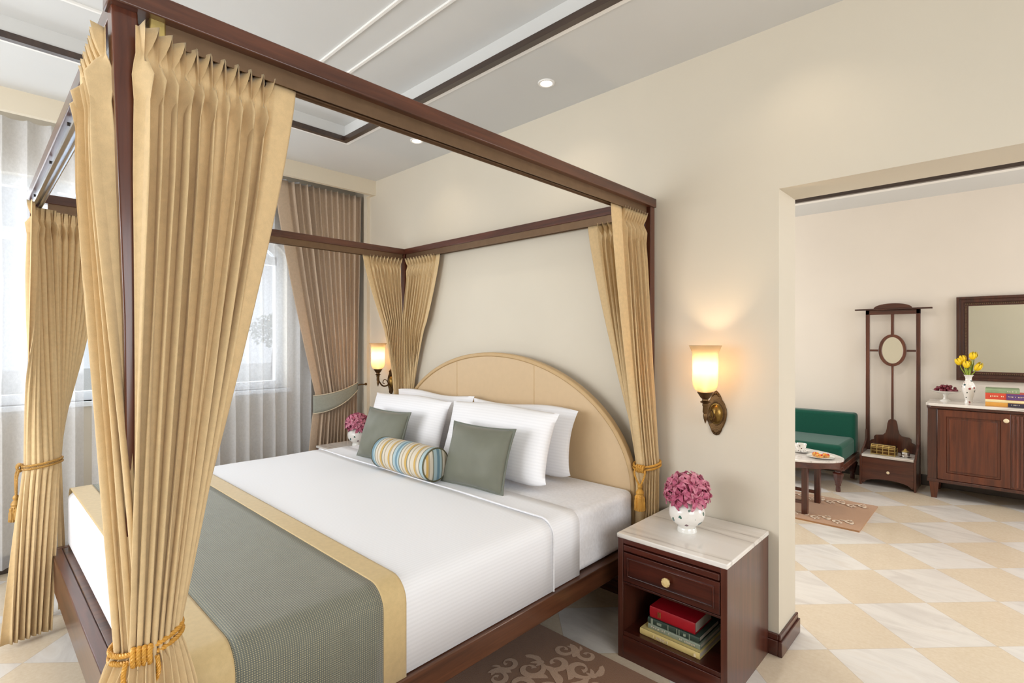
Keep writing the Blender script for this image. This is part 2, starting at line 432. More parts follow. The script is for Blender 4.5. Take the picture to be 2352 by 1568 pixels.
g = G(); g.box(-.004, .004, -1.33, -.03, .07, 1.53); g.box(-.004, .004, .03, 1.33, .07, 1.53); build('pane', g, M['glass'], w3, smooth=0)
# rear wall (behind the viewer) with an unseen window added for front fill
g = G(); g.box(LX-.25, -3.9, RY-.2, RY, 0, 2.95); g.box(-1.3, RX+.2, RY-.2, RY, 0, 2.95); g.box(-3.9, -1.3, RY-.2, RY, 0, .8); g.box(-3.9, -1.3, RY-.2, RY, 2.4, 2.95)
struct('wall_rear', g, M['wall'], smooth=0)
w2 = thing('added_window_rear', 'unseen white framed window added behind the bed foot for fill light', 'window', (-2.6, RY-.1, .8)); w2['kind'] = 'structure'
for k in ('label', 'category'): del w2[k]
g = G(); g.ring([(-1.3, 0), (1.3, 0), (1.3, 1.6), (-1.3, 1.6)], [(-1.23, .07), (1.23, .07), (1.23, 1.53), (-1.23, 1.53)], -.03, .03); g.box(-.03, .03, -.03, .03, .07, 1.53)
build('window_frame', g, M['winframe'], w2, smooth=0)
g = G(); g.box(-1.23, -.03, -.004, .004, .07, 1.53); g.box(.03, 1.23, -.004, .004, .07, 1.53); build('pane', g, M['glass'], w2, smooth=0)
# living room walls
LVR = 3.0
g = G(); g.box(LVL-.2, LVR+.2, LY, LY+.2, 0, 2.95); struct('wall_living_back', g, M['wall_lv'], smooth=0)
g = G(); g.box(LVR, LVR+.2, .25, 1.0, 0, 2.95); g.box(LVR, LVR+.2, 3.2, LY, 0, 2.95); g.box(LVR, LVR+.2, 1.0, 3.2, 0, .8); g.box(LVR, LVR+.2, 1.0, 3.2, 2.4, 2.95); g.box(RX+.2, LVR+.2, .05, .25, 0, 2.95); struct('wall_living_right', g, M['wall_lv'], smooth=0)  # unseen opening added to let fill reach the jamb
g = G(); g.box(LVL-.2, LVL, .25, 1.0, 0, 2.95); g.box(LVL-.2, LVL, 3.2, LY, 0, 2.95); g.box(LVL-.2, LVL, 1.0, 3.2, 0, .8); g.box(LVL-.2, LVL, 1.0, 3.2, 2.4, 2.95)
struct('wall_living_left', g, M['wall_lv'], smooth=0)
# bedroom ceiling with a raised tray
TX0, TX1, TY0, TY1, TZ = -3.33, .55, -3.7, -.665, 2.895
g = G()
g.box(LX-.25, TX0, RY, 0, CZ, 3.0); g.box(TX1, RX+.2, RY, 0, CZ, 3.0); g.box(TX0, TX1, RY, TY0, CZ, 3.0); g.box(TX0, TX1, TY1, 0, CZ, 3.0); g.box(TX0, TX1, TY0, TY1, TZ, 3.0)
struct('ceiling', g, M['ceil'], smooth=0)
def frame_rect(x0, x1, y0, y1, w, z0, z1):
    g = G(); g.ring([(x0-w, y0-w), (x1+w, y0-w), (x1+w, y1+w), (x0-w, y1+w)], [(x0, y0), (x1, y0), (x1, y1), (x0, y1)], z0, z1, 'xy'); return g
struct('trim_1', frame_rect(TX0+.006, TX1-.006, TY0+.006, TY1-.006, .034, CZ-.010, CZ+.022), M['dark_trim'], smooth=0)
struct('trim_2', frame_rect(TX0-.028, TX1+.028, TY0-.028, TY1+.028, .03, CZ-.005, CZ), M['white_trim'], smooth=0)
struct('trim_3', frame_rect(TX0+.36, TX1-.36, TY0+.36, TY1-.36, .014, TZ-.01, TZ), M['white_trim'], smooth=0)
struct('trim_4', frame_rect(TX0+.52, TX1-.52, TY0+.52, TY1-.52, .014, TZ-.01, TZ), M['white_trim'], smooth=0)
# living room ceiling with its own tray
LC = 2.78; lx0, lx1, ly0, ly1 = -3.8, 2.4, .95, 3.21
g = G(); g.box(LVL-.2, lx0, .25, LY, LC, 3.0); g.box(lx1, LVR+.2, .25, LY, LC, 3.0); g.box(lx0, lx1, .25, ly0, LC, 3.0); g.box(lx0, lx1, ly1, LY, LC, 3.0); g.box(lx0, lx1, ly0, ly1, LC+.09, 3.0)
struct('ceiling_living', g, M['ceil'], smooth=0)
struct('trim_5', frame_rect(lx0+.006, lx1-.006, ly0+.006, ly1-.006, .04, LC-.012, LC+.022), M['dark_trim'], smooth=0)
struct('trim_6', frame_rect(lx0-.034, lx1+.034, ly0-.034, ly1+.034, .10, LC-.008, LC), M['white_trim'], smooth=0)
# pelmet hiding the curtain tracks, and the slim pier beside the drape
g = G(); g.box(-4.04, -4.0, RY, 0, 2.675, CZ); struct('trim_7', g, M['pelmet'], smooth=0)
g = G(); g.box(-4.15, -4.10, -.03, 0, 0, 2.675); g.box(-4.15, -4.04, -.03, 0, 2.675, CZ); struct('trim_8', g, M['pelmet'], smooth=0)
# baseboards
def base(name, pts, h=.095, d=.018):
    g = G()
    for (x0, x1, y0, y1) in pts:
        g.box(x0, x1, y0, y1, 0, h*.72)
        s = .35
        if abs(x1-x0) > abs(y1-y0): g.box(x0, x1, y0+(y1-y0)*s*(0 if y1 > 3 else 1), y1-(y1-y0)*0, h*.72, h)
        else: g.box(x0, x1-(x1-x0)*s, y0, y1, h*.72, h)
    struct(name, g, M['rosewood'] if h < .12 else M['dark_trim'], bevel=.003)
base('baseboard_back', [(-3.55, -4.1+.55, -.018, 0), (LX, OX0, -.018, 0)][1:])
g = G(); g.box(OX0, OX0+.018, -.018, .268, 0, .068); g.box(OX0, OX0+.011, -.012, .262, .068, .095); struct('baseboard_jamb', g, M['rosewood'], bevel=.003)
g = G(); g.box(LX, LX+.018, RY, 0, 0, .1); struct('baseboard_left', g, M['dark_trim'], bevel=.003)
g = G(); g.box(LVL, LVR, LY-.018, LY, 0, .1); struct('baseboard_living', g, M['dark_trim'], bevel=.003)
# arched window
w1 = thing('window_1', 'x', 'x', (LX-.12, 0, 0)); w1['kind'] = 'structure'
for k in ('label', 'category'): del w1[k]
fr = G()
o1 = arch(WY0, WY1, WZ0, WZ1, WAP); i1 = arch(WY0+.06, WY1-.06, WZ0+.06, WZ1, WAP-.06)
fr.ring(o1, i1, -.03, .03, 'yz')
for yy in (-2.86, -2.1, -1.34): fr.box(-.028, .028, yy-.025, yy+.025, WZ0+.06, WZ1)
fr.box(-.03, .03, WY0+.05, WY1-.05, WZ1-.04, WZ1+.03)
fr.box(-.028, .028, -2.125, -2.075, WZ1, WAP-.05)
build('window_frame', fr, M['winframe'], w1, smooth=0)
g = G(); g.prism(i1, -.004, .004, 'yz'); build('pane', g, M['glass'], w1, smooth=0)
g = G(); g.box(-.13, .15, WY0-.02, WY1+.02, WZ0-.03, WZ0); build('window_sill', g, M['winframe'], w1, smooth=0)
# terrace and a tree outside
g = G(); g.box(-40, LX-.3, -30, 30, -.4, -.3); struct('ground_outside', g, M['terrace'], smooth=0)
def tree(x, y, s, label):
    t = thing('tree', label, 'tree', (x, y, -.3))
    g = G(); g.tube([(0, 0, 0), (.05*s, 0, 1.0*s), (0, .08*s, 1.7*s)], [.12*s, .09*s, .06*s]); build('trunk', g, M['dark_trim'], t)
    g = G(); rr = random.Random(3)
    for k in range(500):
        u = rr.random()*2*PI; w = rr.uniform(-1, 1); q = rr.random()**.4*1.0*s
        cx, cy, cz = q*cos(u)*(1-w*w)**.5, q*sin(u)*(1-w*w)**.5, 2.1*s+q*w*.8
        a = .09*s; nx = rr.uniform(-1, 1)*a; ny = rr.uniform(-1, 1)*a; nz = rr.uniform(-1, 1)*a
        g.add([(cx-nx, cy-ny, cz), (cx, cy+a, cz+nz), (cx+nx, cy+ny, cz+a), (cx, cy-a*.6, cz-nz)], [(0, 1, 2, 3)])
    o = build('foliage', g, M['leafgreen'], t, smooth=0); o['kind'] = 'stuff'
tree(-24, 7.1, 1.0, 'distant leafy tree outside the arched window, seen through the sheer curtain')

# ------------------------------------------------------------------ four-poster bed
PXR, PXL, PYF, PYH = -1.325, -3.49, -2.245, -.05
hp = .0225; TZ0, TZ1 = 2.085, 2.13
bed = thing('four_poster_bed', 'dark wood four-poster canopy bed with curtain rails and tan arched headboard', 'bed', (-2.4075, -1.15, 0))
def post(x, y, lean=False):
    g = G()
    if not lean: g.box(x-hp, x+hp, y-hp, y+hp, 0, TZ1)
    else:
        lv = [(0, .012), (1.1, .012), (1.45, .008), (1.8, -.006), (TZ1, -.02)]
        vs = []
        for z, o in lv:
            ox, oy = o*.73, o*.69
            vs += [(x-hp+ox, y-hp+oy, z), (x+hp+ox, y-hp+oy, z), (x+hp+ox, y+hp+oy, z), (x-hp+ox, y+hp+oy, z)]
        fs = [(0, 3, 2, 1), tuple(len(vs)-4+k for k in range(4))]
        for i in range(len(lv)-1):
            for k in range(4): fs.append((i*4+k, i*4+(k+1) % 4, (i+1)*4+(k+1) % 4, (i+1)*4+k))
        g.add(vs, fs)
    build('post', g, M['wood_z'], bed, bevel=.003, world=True)
post(PXR, PYF, True); post(PXL, PYF); post(PXR, PYH); post(PXL, PYH)
def rail(x0, x1, y0, y1, mat):
    g = G(); g.box(x0, x1, y0, y1, TZ0, TZ1); return build('canopy_rail', g, mat, bed, bevel=.003, world=True)
rail(PXR-hp-.012, PXR+hp+.01, PYF-hp-.02, PYH+hp, M['wood_y']); rail(PXL-hp, PXL+hp, PYF-hp, PYH+hp, M['wood_y'])
rail(PXL+hp, PXR-hp-.012, PYF-hp-.008, PYF+hp, M['wood_x']); rail(PXL+hp, PXR-hp-.012, PYH-hp, PYH+hp, M['wood_x'])
def track(x0, x1, y0, y1, ax):
    g = G(); z0 = 2.048
    if ax == 'y':
        m = (x0+x1)/2; g.box(x0, m-.005, y0, y1, z0, TZ0); g.box(m+.005, x1, y0, y1, z0, TZ0); g.box(m-.005, m+.005, y0, y1, z0+.012, TZ0)
        g.box(x0-.003, x0, y0, y1, z0-.006, z0+.004); g.box(x1, x1+.003, y0, y1, z0-.006, z0+.004)
    else:
        m = (y0+y1)/2; g.box(x0, x1, y0, m-.005, z0, TZ0); g.box(x0, x1, m+.005, y1, z0, TZ0); g.box(x0, x1, m-.005, m+.005, z0+.012, TZ0)
        g.box(x0, x1, y0-.003, y0, z0-.006, z0+.004); g.box(x0, x1, y1, y1+.003, z0-.006, z0+.004)
    return g
build('curtain_track', track(-1.352, -1.318, -2.20, -.085, 'y'), M['bronze'], bed, world=True, smooth=0)
build('curtain_track', track(-3.505, -3.475, -2.20, -.085, 'y'), M['bronze'], bed, world=True, smooth=0)
build('curtain_track', track(-3.45, -1.37, -2.262, -2.232, 'x'), M['alu'], bed, world=True, smooth=0)
build('curtain_track', track(-3.45, -1.37, -.065, -.035, 'x'), M['bronze'], bed, world=True, smooth=0)
g = G(); g.box(-1.356, -1.314, -2.215, -2.185, 2.042, 2.088); o = build('track_end_cap', g, M['gold_box'], bed, bevel=.003, world=True); o['label'] = 'brass end cap'
g = G()
for k in range(14):
    y = -2.17+k*.018
    g.tube([(-1.335, y, 2.05), (-1.335, y+.004, 2.04), (-1.333, y, 2.032)], .0016, 5)
build('hook_row', g, M['hook'], bed, world=True)
for (x, y) in [(-3.25, -2.268), (-2.6, -2.268), (-2.1, -2.268)]:
    g = G(); g.lathe([(.006, 0), (.006, .02), (0, .022)], (x, y, 2.07), 8, 'y'); build('screw', g, M['hook'], bed, world=True)
# base frame
def brd(name, x0, x1, y0, y1, z0, z1, mat):
    g = G(); g.box(x0, x1, y0, y1, z0, z1); build(name, g, mat, bed, bevel=.004, world=True)
brd('side_board', -1.372, -1.337, -2.222, -.073, .265, .352, M['bedwood']); brd('side_board', -3.475, -3.44, -2.222, -.073, .265, .352, M['bedwood'])
brd('foot_board', -3.44, -1.372, -2.192, -2.15, .185, .352, M['wood_x'])
brd('slat_base', -3.44, -1.372, -2.15, -.075, .29, .35, M['bedwood'])
# headboard
hb = G(); cx0, a_, b_, zb = -2.42, 1.055, .715, .605
def hbo(a, b, z0, n=48): return [(cx0-a, z0), (cx0+a, z0)]+[(cx0+a*cos(PI*k/n), zb+b*sin(PI*k/n)) for k in range(n+1)]
hb.prism(hbo(a_-.022, b_-.022, .28), -.115, -.08)
o = build('headboard', hb, M['headboard'], bed, bevel=.006, world=True)
hr = G(); hr.ring(hbo(a_, b_, .25), hbo(a_-.026, b_-.026, .29), -.122, -.078); build('headboard_edge', hr, M['headpipe'], bed, bevel=.006, world=True)
for xs in (-2.77, -2.055):
    zt = zb+(b_-.03)*math.sqrt(1-((xs-cx0)/(a_-.022))**2); g = G(); g.tube([(xs, -.115, .35), (xs, -.115, zt)], .0022, 6)
    build('seam', g, M['headpipe'], bed, world=True)

# mattress and bedding
def rbox(x0, x1, y0, y1, z0, z1, r, n=5):
    """box with rounded edges"""
    g = G(); g.box(x0, x1, y0, y1, z0, z1); return g
mx0, mx1, my0, my1, mz0, mz1 = -3.447, -1.368, -2.13, -.125, .352, .632
g = G(); g.box(mx0, mx1, my0, my1, mz0, mz1)
o = build('mattress', g, M['mattress'], bevel=.035, seg=6, smooth=60)
tag(o, 'white king mattress with fitted sheet on the four-poster bed frame', 'mattress')
def drape_path(off, zlow, zl2=None, r=.05):
    """cross profile (x,z) over the mattress at a given offset"""
    x0, x1, zt = mx0-off, mx1+off, mz1+off; rr = r+off; p = [(x1, zlow)]
    for k in range(9):
        a = PI/2*k/8; p.append((x1-rr+rr*cos(a), zt-rr+rr*sin(a)))
    for k in range(1, 30): p.append((x1-rr+(x0+rr-x1+rr)*k/30, zt))
    for k in range(9):
        a = PI/2+PI/2*k/8; p.append((x0+rr+rr*cos(a), zt-rr+rr*sin(a)))
    p.append((x0, zl2 if zl2 else zlow)); return p
def drape_sheet(off, y0, y1, zlow, wob=.0, ny=24, sd=1, foot=False):
    p = drape_path(off, zlow); rr = random.Random(sd); g = G()
    ph = [rr.uniform(0, 6) for _ in range(6)]
    def fn(u, v):
        i = min(int(u*(len(p)-1)+.5), len(p)-1); x, z = p[i]; y = y0+(y1-y0)*v
        w = wob*(sin(x*9+ph[0]+y*3)*.5+sin(x*23+ph[1])*.3)
        yy = y + w*(1 if v > .5 else .3)*(abs(v-.5)*2)**4
        zz = z+ (wob*.25*sin(y*11+x*5+ph[2]) if z > mz1-.01 else 0)
        return (x, yy, zz)
    g.grid(fn, len(p), ny); return g
o = build('flat_sheet', drape_sheet(.006, my0+.02, -.605, .356, .004, sd=2), M['sheet'], solid=.004, smooth=60)
tag(o, 'smooth white top sheet turned back below the pillows', 'sheet')
o = build('bed_cover', drape_sheet(.013, my0+.02, -.805, .356, .006, sd=4), M['sheet'], solid=.006, smooth=60)
tag(o, 'white fine-striped bedcover with a piped edge across the bed', 'bedcover')
pp = drape_path(.018, .356); g = G(); g.tube([(x, -.805+.003*sin(x*9), z) for x, z in pp], .0042, 6); build('piped_edge', g, M['mattress'], o)
rn = thing('bed_runner', 'sage green woven bed runner with gold satin borders across the bed foot', 'bed runner', (-2.4, -1.82, .66))
def rpart(name, y0, y1, mat, off=.021, zl=.285):
    g = drape_sheet(off, y0, y1, zl, 0, 14); return build(name, g, mat, rn, solid=.004, world=True, smooth=60)
rpart('runner_panel', -2.035, -1.622, M['runner'])
rpart('border_band', -1.622, -1.54, M['runner_band'], .022); rpart('border_band', -2.122, -2.035, M['runner_band'], .022)
# head end strip of linen already part of the sheets

def pillow_geo(w, h, t, n=26, m=20, pinch=.10, seed=1, sag=1):
    rr = random.Random(seed); ph = [rr.uniform(0, 6.3) for _ in range(8)]
    g = G(); vs = []; idx = {}
    def pos(i, j, side):
        u = -1+2*i/n; v = -1+2*j/m
        uu = sin(u*PI/2*.98)/sin(PI/2*.98)*.55+u*.45; vv = sin(v*PI/2*.98)/sin(PI/2*.98)*.55+v*.45
        e = 1-pinch*(1-vv*vv)*uu*uu; e2 = 1-pinch*(1-uu*uu)*vv*vv
        x = w/2*uu*e; z = h/2*vv*e2
        k = max(0, (1-abs(uu)**2.6))**.55*max(0, (1-abs(vv)**2.6))**.55
        wr = .05*sin(uu*5+ph[0]+vv*3)*k+.05*sin(vv*7+ph[1]-uu*4)*k+.03*sin(uu*13+ph[2])*k*abs(vv)
        y = side*(t/2)*k*(1+wr)
        return (x, y, z-(.012*sin(uu*4+ph[3])*(1-abs(vv)))+sag*(.035*abs(uu)**7*abs(vv)**4 if v < 0 else -.012*abs(uu)**5*vv**2+.010*sin(uu*3.5+ph[4])*vv))
    for side in (1, -1):
        for j in range(m+1):
            for i in range(n+1):
                edge = i in (0, n) or j in (0, m)
                key = (i, j, 0 if edge else side)
                if key not in idx: idx[key] = len(vs); vs.append(pos(i, j, side))
    fs = []
    for side in (1, -1):
        for j in range(m):
            for i in range(n):
                K = lambda a, b: idx[(a, b, 0 if (a in (0, n) or b in (0, m)) else side)]
                f = (K(i, j), K(i+1, j), K(i+1, j+1), K(i, j+1)); fs.append(f if side == -1 else f[::-1])
    g.add(vs, fs); return g
def put_pillow(name, cx, yb, yt, zb, zt, w, t, mat, label, cat, group, seed, rz=0, pinch=.1, lift=0):
    h = math.hypot(zt-zb, yt-yb)
    ang = math.atan2(yt-yb, zt-zb)
    g = pillow_geo(w, h, t, seed=seed, pinch=pinch*.75, sag=0 if cat == 'cushion' else 1)
    o = build(name, g, mat, smooth=80)
    o.location = (cx, (yb+yt)/2, (zb+zt)/2); o.rotation_euler = (-ang, 0, rz)
    tag(o, label, cat, group); return o
MT = mz1+.012
put_pillow('pillow', -2.93, -.275, -.195, MT+.0, 1.04, .86, .12, M['pillow'], 'white striped pillow behind the front left pillow, against the headboard', 'pillow', 'white bed pillows', 11)
put_pillow('pillow', -2.085, -.275, -.195, MT+.0, 1.03, .84, .12, M['pillow'], 'white striped pillow at the back right, leaning on the tan headboard', 'pillow', 'white bed pillows', 12)
put_pillow('pillow', -2.94, -.50, -.375, MT+.0, 1.03, .86, .165, M['pillow'], 'white striped pillow at the front left, behind the left sage cushion', 'pillow', 'white bed pillows', 13)
put_pillow('pillow', -2.07, -.50, -.375, MT+.0, 1.04, .84, .17, M['pillow'], 'white striped pillow at the front right, behind the right sage cushion', 'pillow', 'white bed pillows', 14)
def cushion(cx, yb, yt, zt, w, label, seed, rz):
    o = put_pillow('cushion', cx, yb, yt, mz1+.01, zt, w, .13, M['cushion'], label, 'cushion', 'sage green cushions', seed, rz, .07)
    h = math.hypot(zt-mz1-.01, yt-yb)
    g = G(); W, H = w/2+.012, h/2+.010
    out = []; inn = []
    N = 14
    def ed(s, k):
        # k 0..3 sides, pinched edges
        t_ = -1+2*s; pin = 1-.07*(1-t_*t_)
        return [(t_*w/2, -h/2*pin), (w/2*pin, t_*h/2), (-t_*w/2, h/2*pin), (-w/2*pin, -t_*h/2)][k]
    for k in range(4):
        for s in range(N):
            x, z = ed(s/N, k); out.append((x*1.055, z*1.06)); inn.append((x*.965, z*.965))
    g.ring(out, inn, -.003, .003); build('flange', g, M['cushion_flange'], o, bevel=.002)
cushion(-2.87, -.70, -.60, .945, .42, 'square sage green cushion on the left, beside the striped bolster', 21, .05)
cushion(-1.985, -.70, -.60, .945, .42, 'square sage green cushion on the right, in front of the white pillow', 22, .08)
bo = thing('bolster_cushion', 'round bolster cushion with blue, cream and amber stripes between two sage cushions', 'cushion', (-2.415, -.775, mz1+.107), .03)
g = G(); R_ = .088; L_ = .235
g.lathe([(R_*.93, -L_)]+[(R_*(1+.04*sin(PI*k/10)), -L_+2*L_*k/10) for k in range(11)]+[(R_*.93, L_)], (0, 0, 0), 40, 'x')
build('bolster_body', g, M['bolster'], bo, smooth=50)
for sx in (-1, 1):
    g = G(); g.lathe([(R_*.96, sx*L_), (R_*.9, sx*(L_+.008)), (R_*.5, sx*(L_+.014)), (0.0, sx*(L_+.015))], (0, 0, 0), 40, 'x'); build('end_cap', g, M['bolster_end'], bo, smooth=50)
    g = G(); g.tube([(sx*L_, R_*.99*cos(2*PI*k/40), R_*.99*sin(2*PI*k/40)) for k in range(40)], .004, 6, True); build('piping', g, M['piping'], bo)

# ------------------------------------------------------------------ curtains
def lerp(a, b, t): return a+(b-a)*t
def line(ax, ay, bx, by): return lambda s: (lerp(ax, bx, s), lerp(ay, by, s))
def arc(cx, cy, r, a0, a1, ry=None):
    ry = ry or r
    return lambda s: (cx+r*cos(math.radians(lerp(a0, a1, s))), cy+ry*sin(math.radians(lerp(a0, a1, s))))
def curtain(levels, n, nrm, header=.055, hz=None, flat=0, seed=1, per=14, rows=7, fins=True, hook_side=1):
    """levels: list of (z, fn(s)->(x,y), amp). First level is the top. nrm: sign of outward side.
    flat: share of cloth at s=1 left without pleats."""
    rr = random.Random(seed)
    A = [rr.uniform(.65, 1.25) for _ in range(n+2)]; Ph = [rr.uniform(-.10, .10) for _ in range(n+2)]
    W2 = [rr.uniform(-.3, .3) for _ in range(n+2)]
    nu = n*per+1+(10 if flat else 0)
    ss = [(1-flat)*i/(n*per) for i in range(n*per+1)]+([1-flat+flat*(k+1)/10 for k in range(10)] if flat else [])
    pp = [i/per for i in range(n*per+1)]+([n+0*k for k in range(10)] if flat else [])
    ztop = levels[0][0]
    zs = []; info = []
    keyH = [(0, 'H'), (.5, 'H'), (.92, 'K'), (1.0, 'K'), (1.25, 'KF')]
    def cen(fn, s):
        x, y = fn(s); e = .01; x0, y0 = fn(max(0, s-e)); x1, y1 = fn(min(1, s+e)); tx, ty = x1-x0, y1-y0; L = math.hypot(tx, ty) or 1
        tx, ty = tx/L, ty/L; return x, y, tx, ty, -ty*nrm, tx*nrm, L
    rowsl = []
    if fins:
        for t, kind in ((0, 0), (.35, .28), (.7, .62), (.95, .95), (1.05, 1.0), (1.3, 1.25), (1.8, 1.6)): rowsl.append((ztop-header*t, 0, 0, kind))
    z0 = ztop-header*(2.0 if fins else 0)
    for li in range(len(levels)-1):
        za = ztop if li == 0 else levels[li][0]; zb_ = levels[li+1][0]
        k = max(4, int((za-zb_)/.05))
        for j in range(k+1):
            if li > 0 and j == 0: continue
            z = lerp(za, zb_, j/k)
            if li == 0 and z > z0-.005 and fins: continue
            rowsl.append((z, li, j/k, 2))
    g = G(); vs = []
    for (z, li, t, kind) in rowsl:
        if li == 0: t = (ztop-z)/(ztop-levels[1][0])
        f0, a0 = levels[li][1:3]; f1, a1 = levels[li+1][1:3]
        w = t**1.22 if li == 0 else (t**.75 if li == 1 else t)
        am = lerp(a0, a1, t)
        grow = 1.0
        if kind != 2: pass
        else: grow = min(1, .55+(ztop-header-z)/.25*.45) if (li == 0 and fins) else 1
        for i, s in enumerate(ss):
            x0, y0, tx0, ty0, nx0, ny0, L0 = cen(f0, s); x1, y1, tx1, ty1, nx1, ny1, L1 = cen(f1, s)
            x, y = lerp(x0, x1, w), lerp(y0, y1, w); tx, ty = lerp(tx0, tx1, w), lerp(ty0, ty1, w); nx, ny = lerp(nx0, nx1, w), lerp(ny0, ny1, w)
            l = math.hypot(tx, ty) or 1; tx, ty = tx/l, ty/l; l = math.hypot(nx, ny) or 1; nx, ny = nx/l, ny/l
            P = pp[i]; kk = min(int(P), n-1); p = P-kk
            per_w = math.hypot(f0(1)[0]-f0(0)[0], f0(1)[1]-f0(0)[1])*(1-flat)/n
            inflat = flat and i > n*per
            if inflat: out = am*.15*sin((s-1+flat)/flat*PI); lat = 0
            else:
                # soft fold shape
                wz = sin(z*5+W2[kk]*9)*.05
                fo = -cos(2*PI*(p+Ph[kk]*sin(PI*p)+wz*sin(PI*p)))*A[kk]*am*grow + .10*am*sin(4*PI*p+W2[kk]*7)*sin(PI*p)
                fl = .22*min(per_w, .05)*sin(2*PI*p)*A[kk]*(1 if kind == 2 else 0)
                if kind == 2: out, lat = fo, fl
                else:
                    # double pinch pleat
                    def tri(q, c, h): return max(0, 1-abs(q-c)/h)
                    hv = tri(p, .36, .13)+tri(p, .64, .13); 
                    if kind <= 1:
                        hd = lerp(.030, .009, kind); lt = lerp(.011, .0, kind)
                        out = -am*.45+hv*hd; lat = (-tri(p, .36, .13)+tri(p, .64, .13))*lt+ (lerp(0, 1, kind)*(.5-p)*per_w*.35 if .2 < p < .8 else 0)
                        zz = 0
                    else:
                        q = (kind-1)/.6; out = lerp(-am*.45+hv*.008, fo, q); lat = lerp((.5-p)*per_w*.35 if .2 < p < .8 else 0, fl, q)
            zz = z
            if kind != 2 and kind < .3 and not inflat:
                zz = z+.006*(max(0, 1-abs(p-.36)/.13)+max(0, 1-abs(p-.64)/.13))*(1-kind/.3)
            vs.append((x+nx*out+tx*lat, y+ny*out+ty*lat, zz))
    m = len(rowsl); fs = []
    for j in range(m-1):
        for i in range(nu-1): fs.append((j*nu+i, j*nu+i+1, (j+1)*nu+i+1, (j+1)*nu+i))
    g.add(vs, fs); return g
def mk_curtain(name, label, g, loc, group='gold bed curtains', mat=None, cat='curtain', solid=.0015):
    o = build(name, g, mat or M['curtain'], smooth=70, solid=solid)
    for v in o.data.vertices: v.co -= Vector(loc)
    o.location = loc
    return tag(o, label, cat, group)

ZT = 2.046; TIE = .775
def poly(*pts):
    L = [0]
    for k in range(1, len(pts)): L.append(L[-1]+math.hypot(pts[k][0]-pts[k-1][0], pts[k][1]-pts[k-1][1]))
    def f(s):
        d = s*L[-1]
        for k in range(1, len(pts)):
            if d <= L[k]+1e-9:
                t = (d-L[k-1])/(L[k]-L[k-1]); return (lerp(pts[k-1][0], pts[k][0], t), lerp(pts[k-1][1], pts[k][1], t))
        return pts[-1]
    return f
# near post, side rail curtain (the large one)
tc = (-1.300, -2.222)
g = curtain([(ZT, poly((-1.278, -2.240), (-1.298, -2.195), (-1.320, -2.14), (-1.333, -1.893)), .0225), (TIE, arc(tc[0]+.003, tc[1], .051, -46, 112, .050), .0065), (.69, arc(tc[0]+.03, tc[1]-.005, .078, -40, 88), .010), (.03, arc(tc[0]+.04, tc[1]-.01, .13, -50, 75), .022)],
            10, -1, flat=.17, seed=5, per=20)
mk_curtain('bed_curtain', 'large gold pleated bed curtain in the foreground, hung from the side rail', g, (tc[0], tc[1], .03))
g = curtain([(ZT, poly((-1.338, -2.300), (-1.40, -2.294), (-1.64, -2.288)), .030), (TIE, arc(tc[0], tc[1], .045, -8, -150, .052), .005), (.69, arc(tc[0]+.012, tc[1]-.01, .07, -38, -140), .010), (.03, arc(tc[0]+.03, tc[1]-.02, .14, -50, -135), .02)],
            6, 1, flat=.15, seed=9, per=18)
mk_curtain('bed_curtain', 'gold bed curtain left of the foreground post, hung from the foot rail', g, (tc[0], tc[1]-.05, .03))
# far left foot post
g = curtain([(ZT, poly((-3.435, -2.175), (-3.425, -2.225), (-3.39, -2.262), (-3.22, -2.275)), .022), (.79, arc(-3.475, -2.222, .055, 75, -110, .062), .008), (.02, line(-3.30, -2.205, -3.27, -2.38), .02)], 7, -1, flat=.2, seed=15)
mk_curtain('bed_curtain', 'gold bed curtain at the far left foot post, in front of the window', g, (-3.4, -2.28, .02))
g = curtain([(ZT, line(-3.478, -2.19, -3.49, -1.93), .02), (.79, arc(-3.49, -2.225, .065, 60, 150, .07), .008), (.02, line(-3.50, -2.15, -3.56, -2.12), .014)], 8, 1, flat=.1, seed=16)
mk_curtain('bed_curtain', 'shaded gold bed curtain on the far side rail, behind the far left one', g, (-3.49, -2.15, .02))
# head right post
hc = (-1.315, -.085)
g = curtain([(ZT, line(-1.33, -.085, -1.33, -.40), .022), (.77, arc(hc[0], hc[1], .052, 45, -140), .007), (.02, arc(hc[0]+.0, hc[1]-.03, .055, 45, -140), .014)], 9, 1, flat=.32, seed=25)
mk_curtain('bed_curtain', 'gold bed curtain beside the right wall lamp, gathered by the tassel', g, (-1.31, -.1, .02))
g = curtain([(ZT, line(-1.37, -.052, -1.705, -.052), .02), (.77, arc(hc[0]-.008, hc[1]+.01, .047, 262, 165), .006), (.02, arc(hc[0]-.0, hc[1]-.03, .045, 250, 160), .008)], 8, 1, flat=.22, seed=26)
mk_curtain('bed_curtain', 'gold bed curtain on the head rail, half hidden behind its neighbour beside the headboard', g, (-1.36, -.06, .02))
# head left post
g = curtain([(ZT, line(-3.485, -.09, -3.49, -.43), .016), (1.54, line(-3.455, -.092, -3.485, -.27), .012), (.78, arc(-3.482, -.068, .052, -28, -155), .007), (.02, arc(-3.485, -.07, .055, -28, -155), .012)], 9, 1, flat=.16, seed=35)
mk_curtain('bed_curtain', 'gold bed curtain on the far side rail, beside the left wall lamp', g, (-3.48, -.15, .02))
g = curtain([(ZT, line(-3.455, -.055, -3.04, -.05), .016), (1.54, line(-3.462, -.098, -3.19, -.06), .012), (.78, arc(-3.48, -.068, .050, -38, 60), .007), (.02, arc(-3.48, -.068, .05, -38, 60), .010)], 10, -1, flat=.12, seed=36)
mk_curtain('bed_curtain', 'gold bed curtain on the head rail left of the headboard', g, (-3.44, -.08, .02))

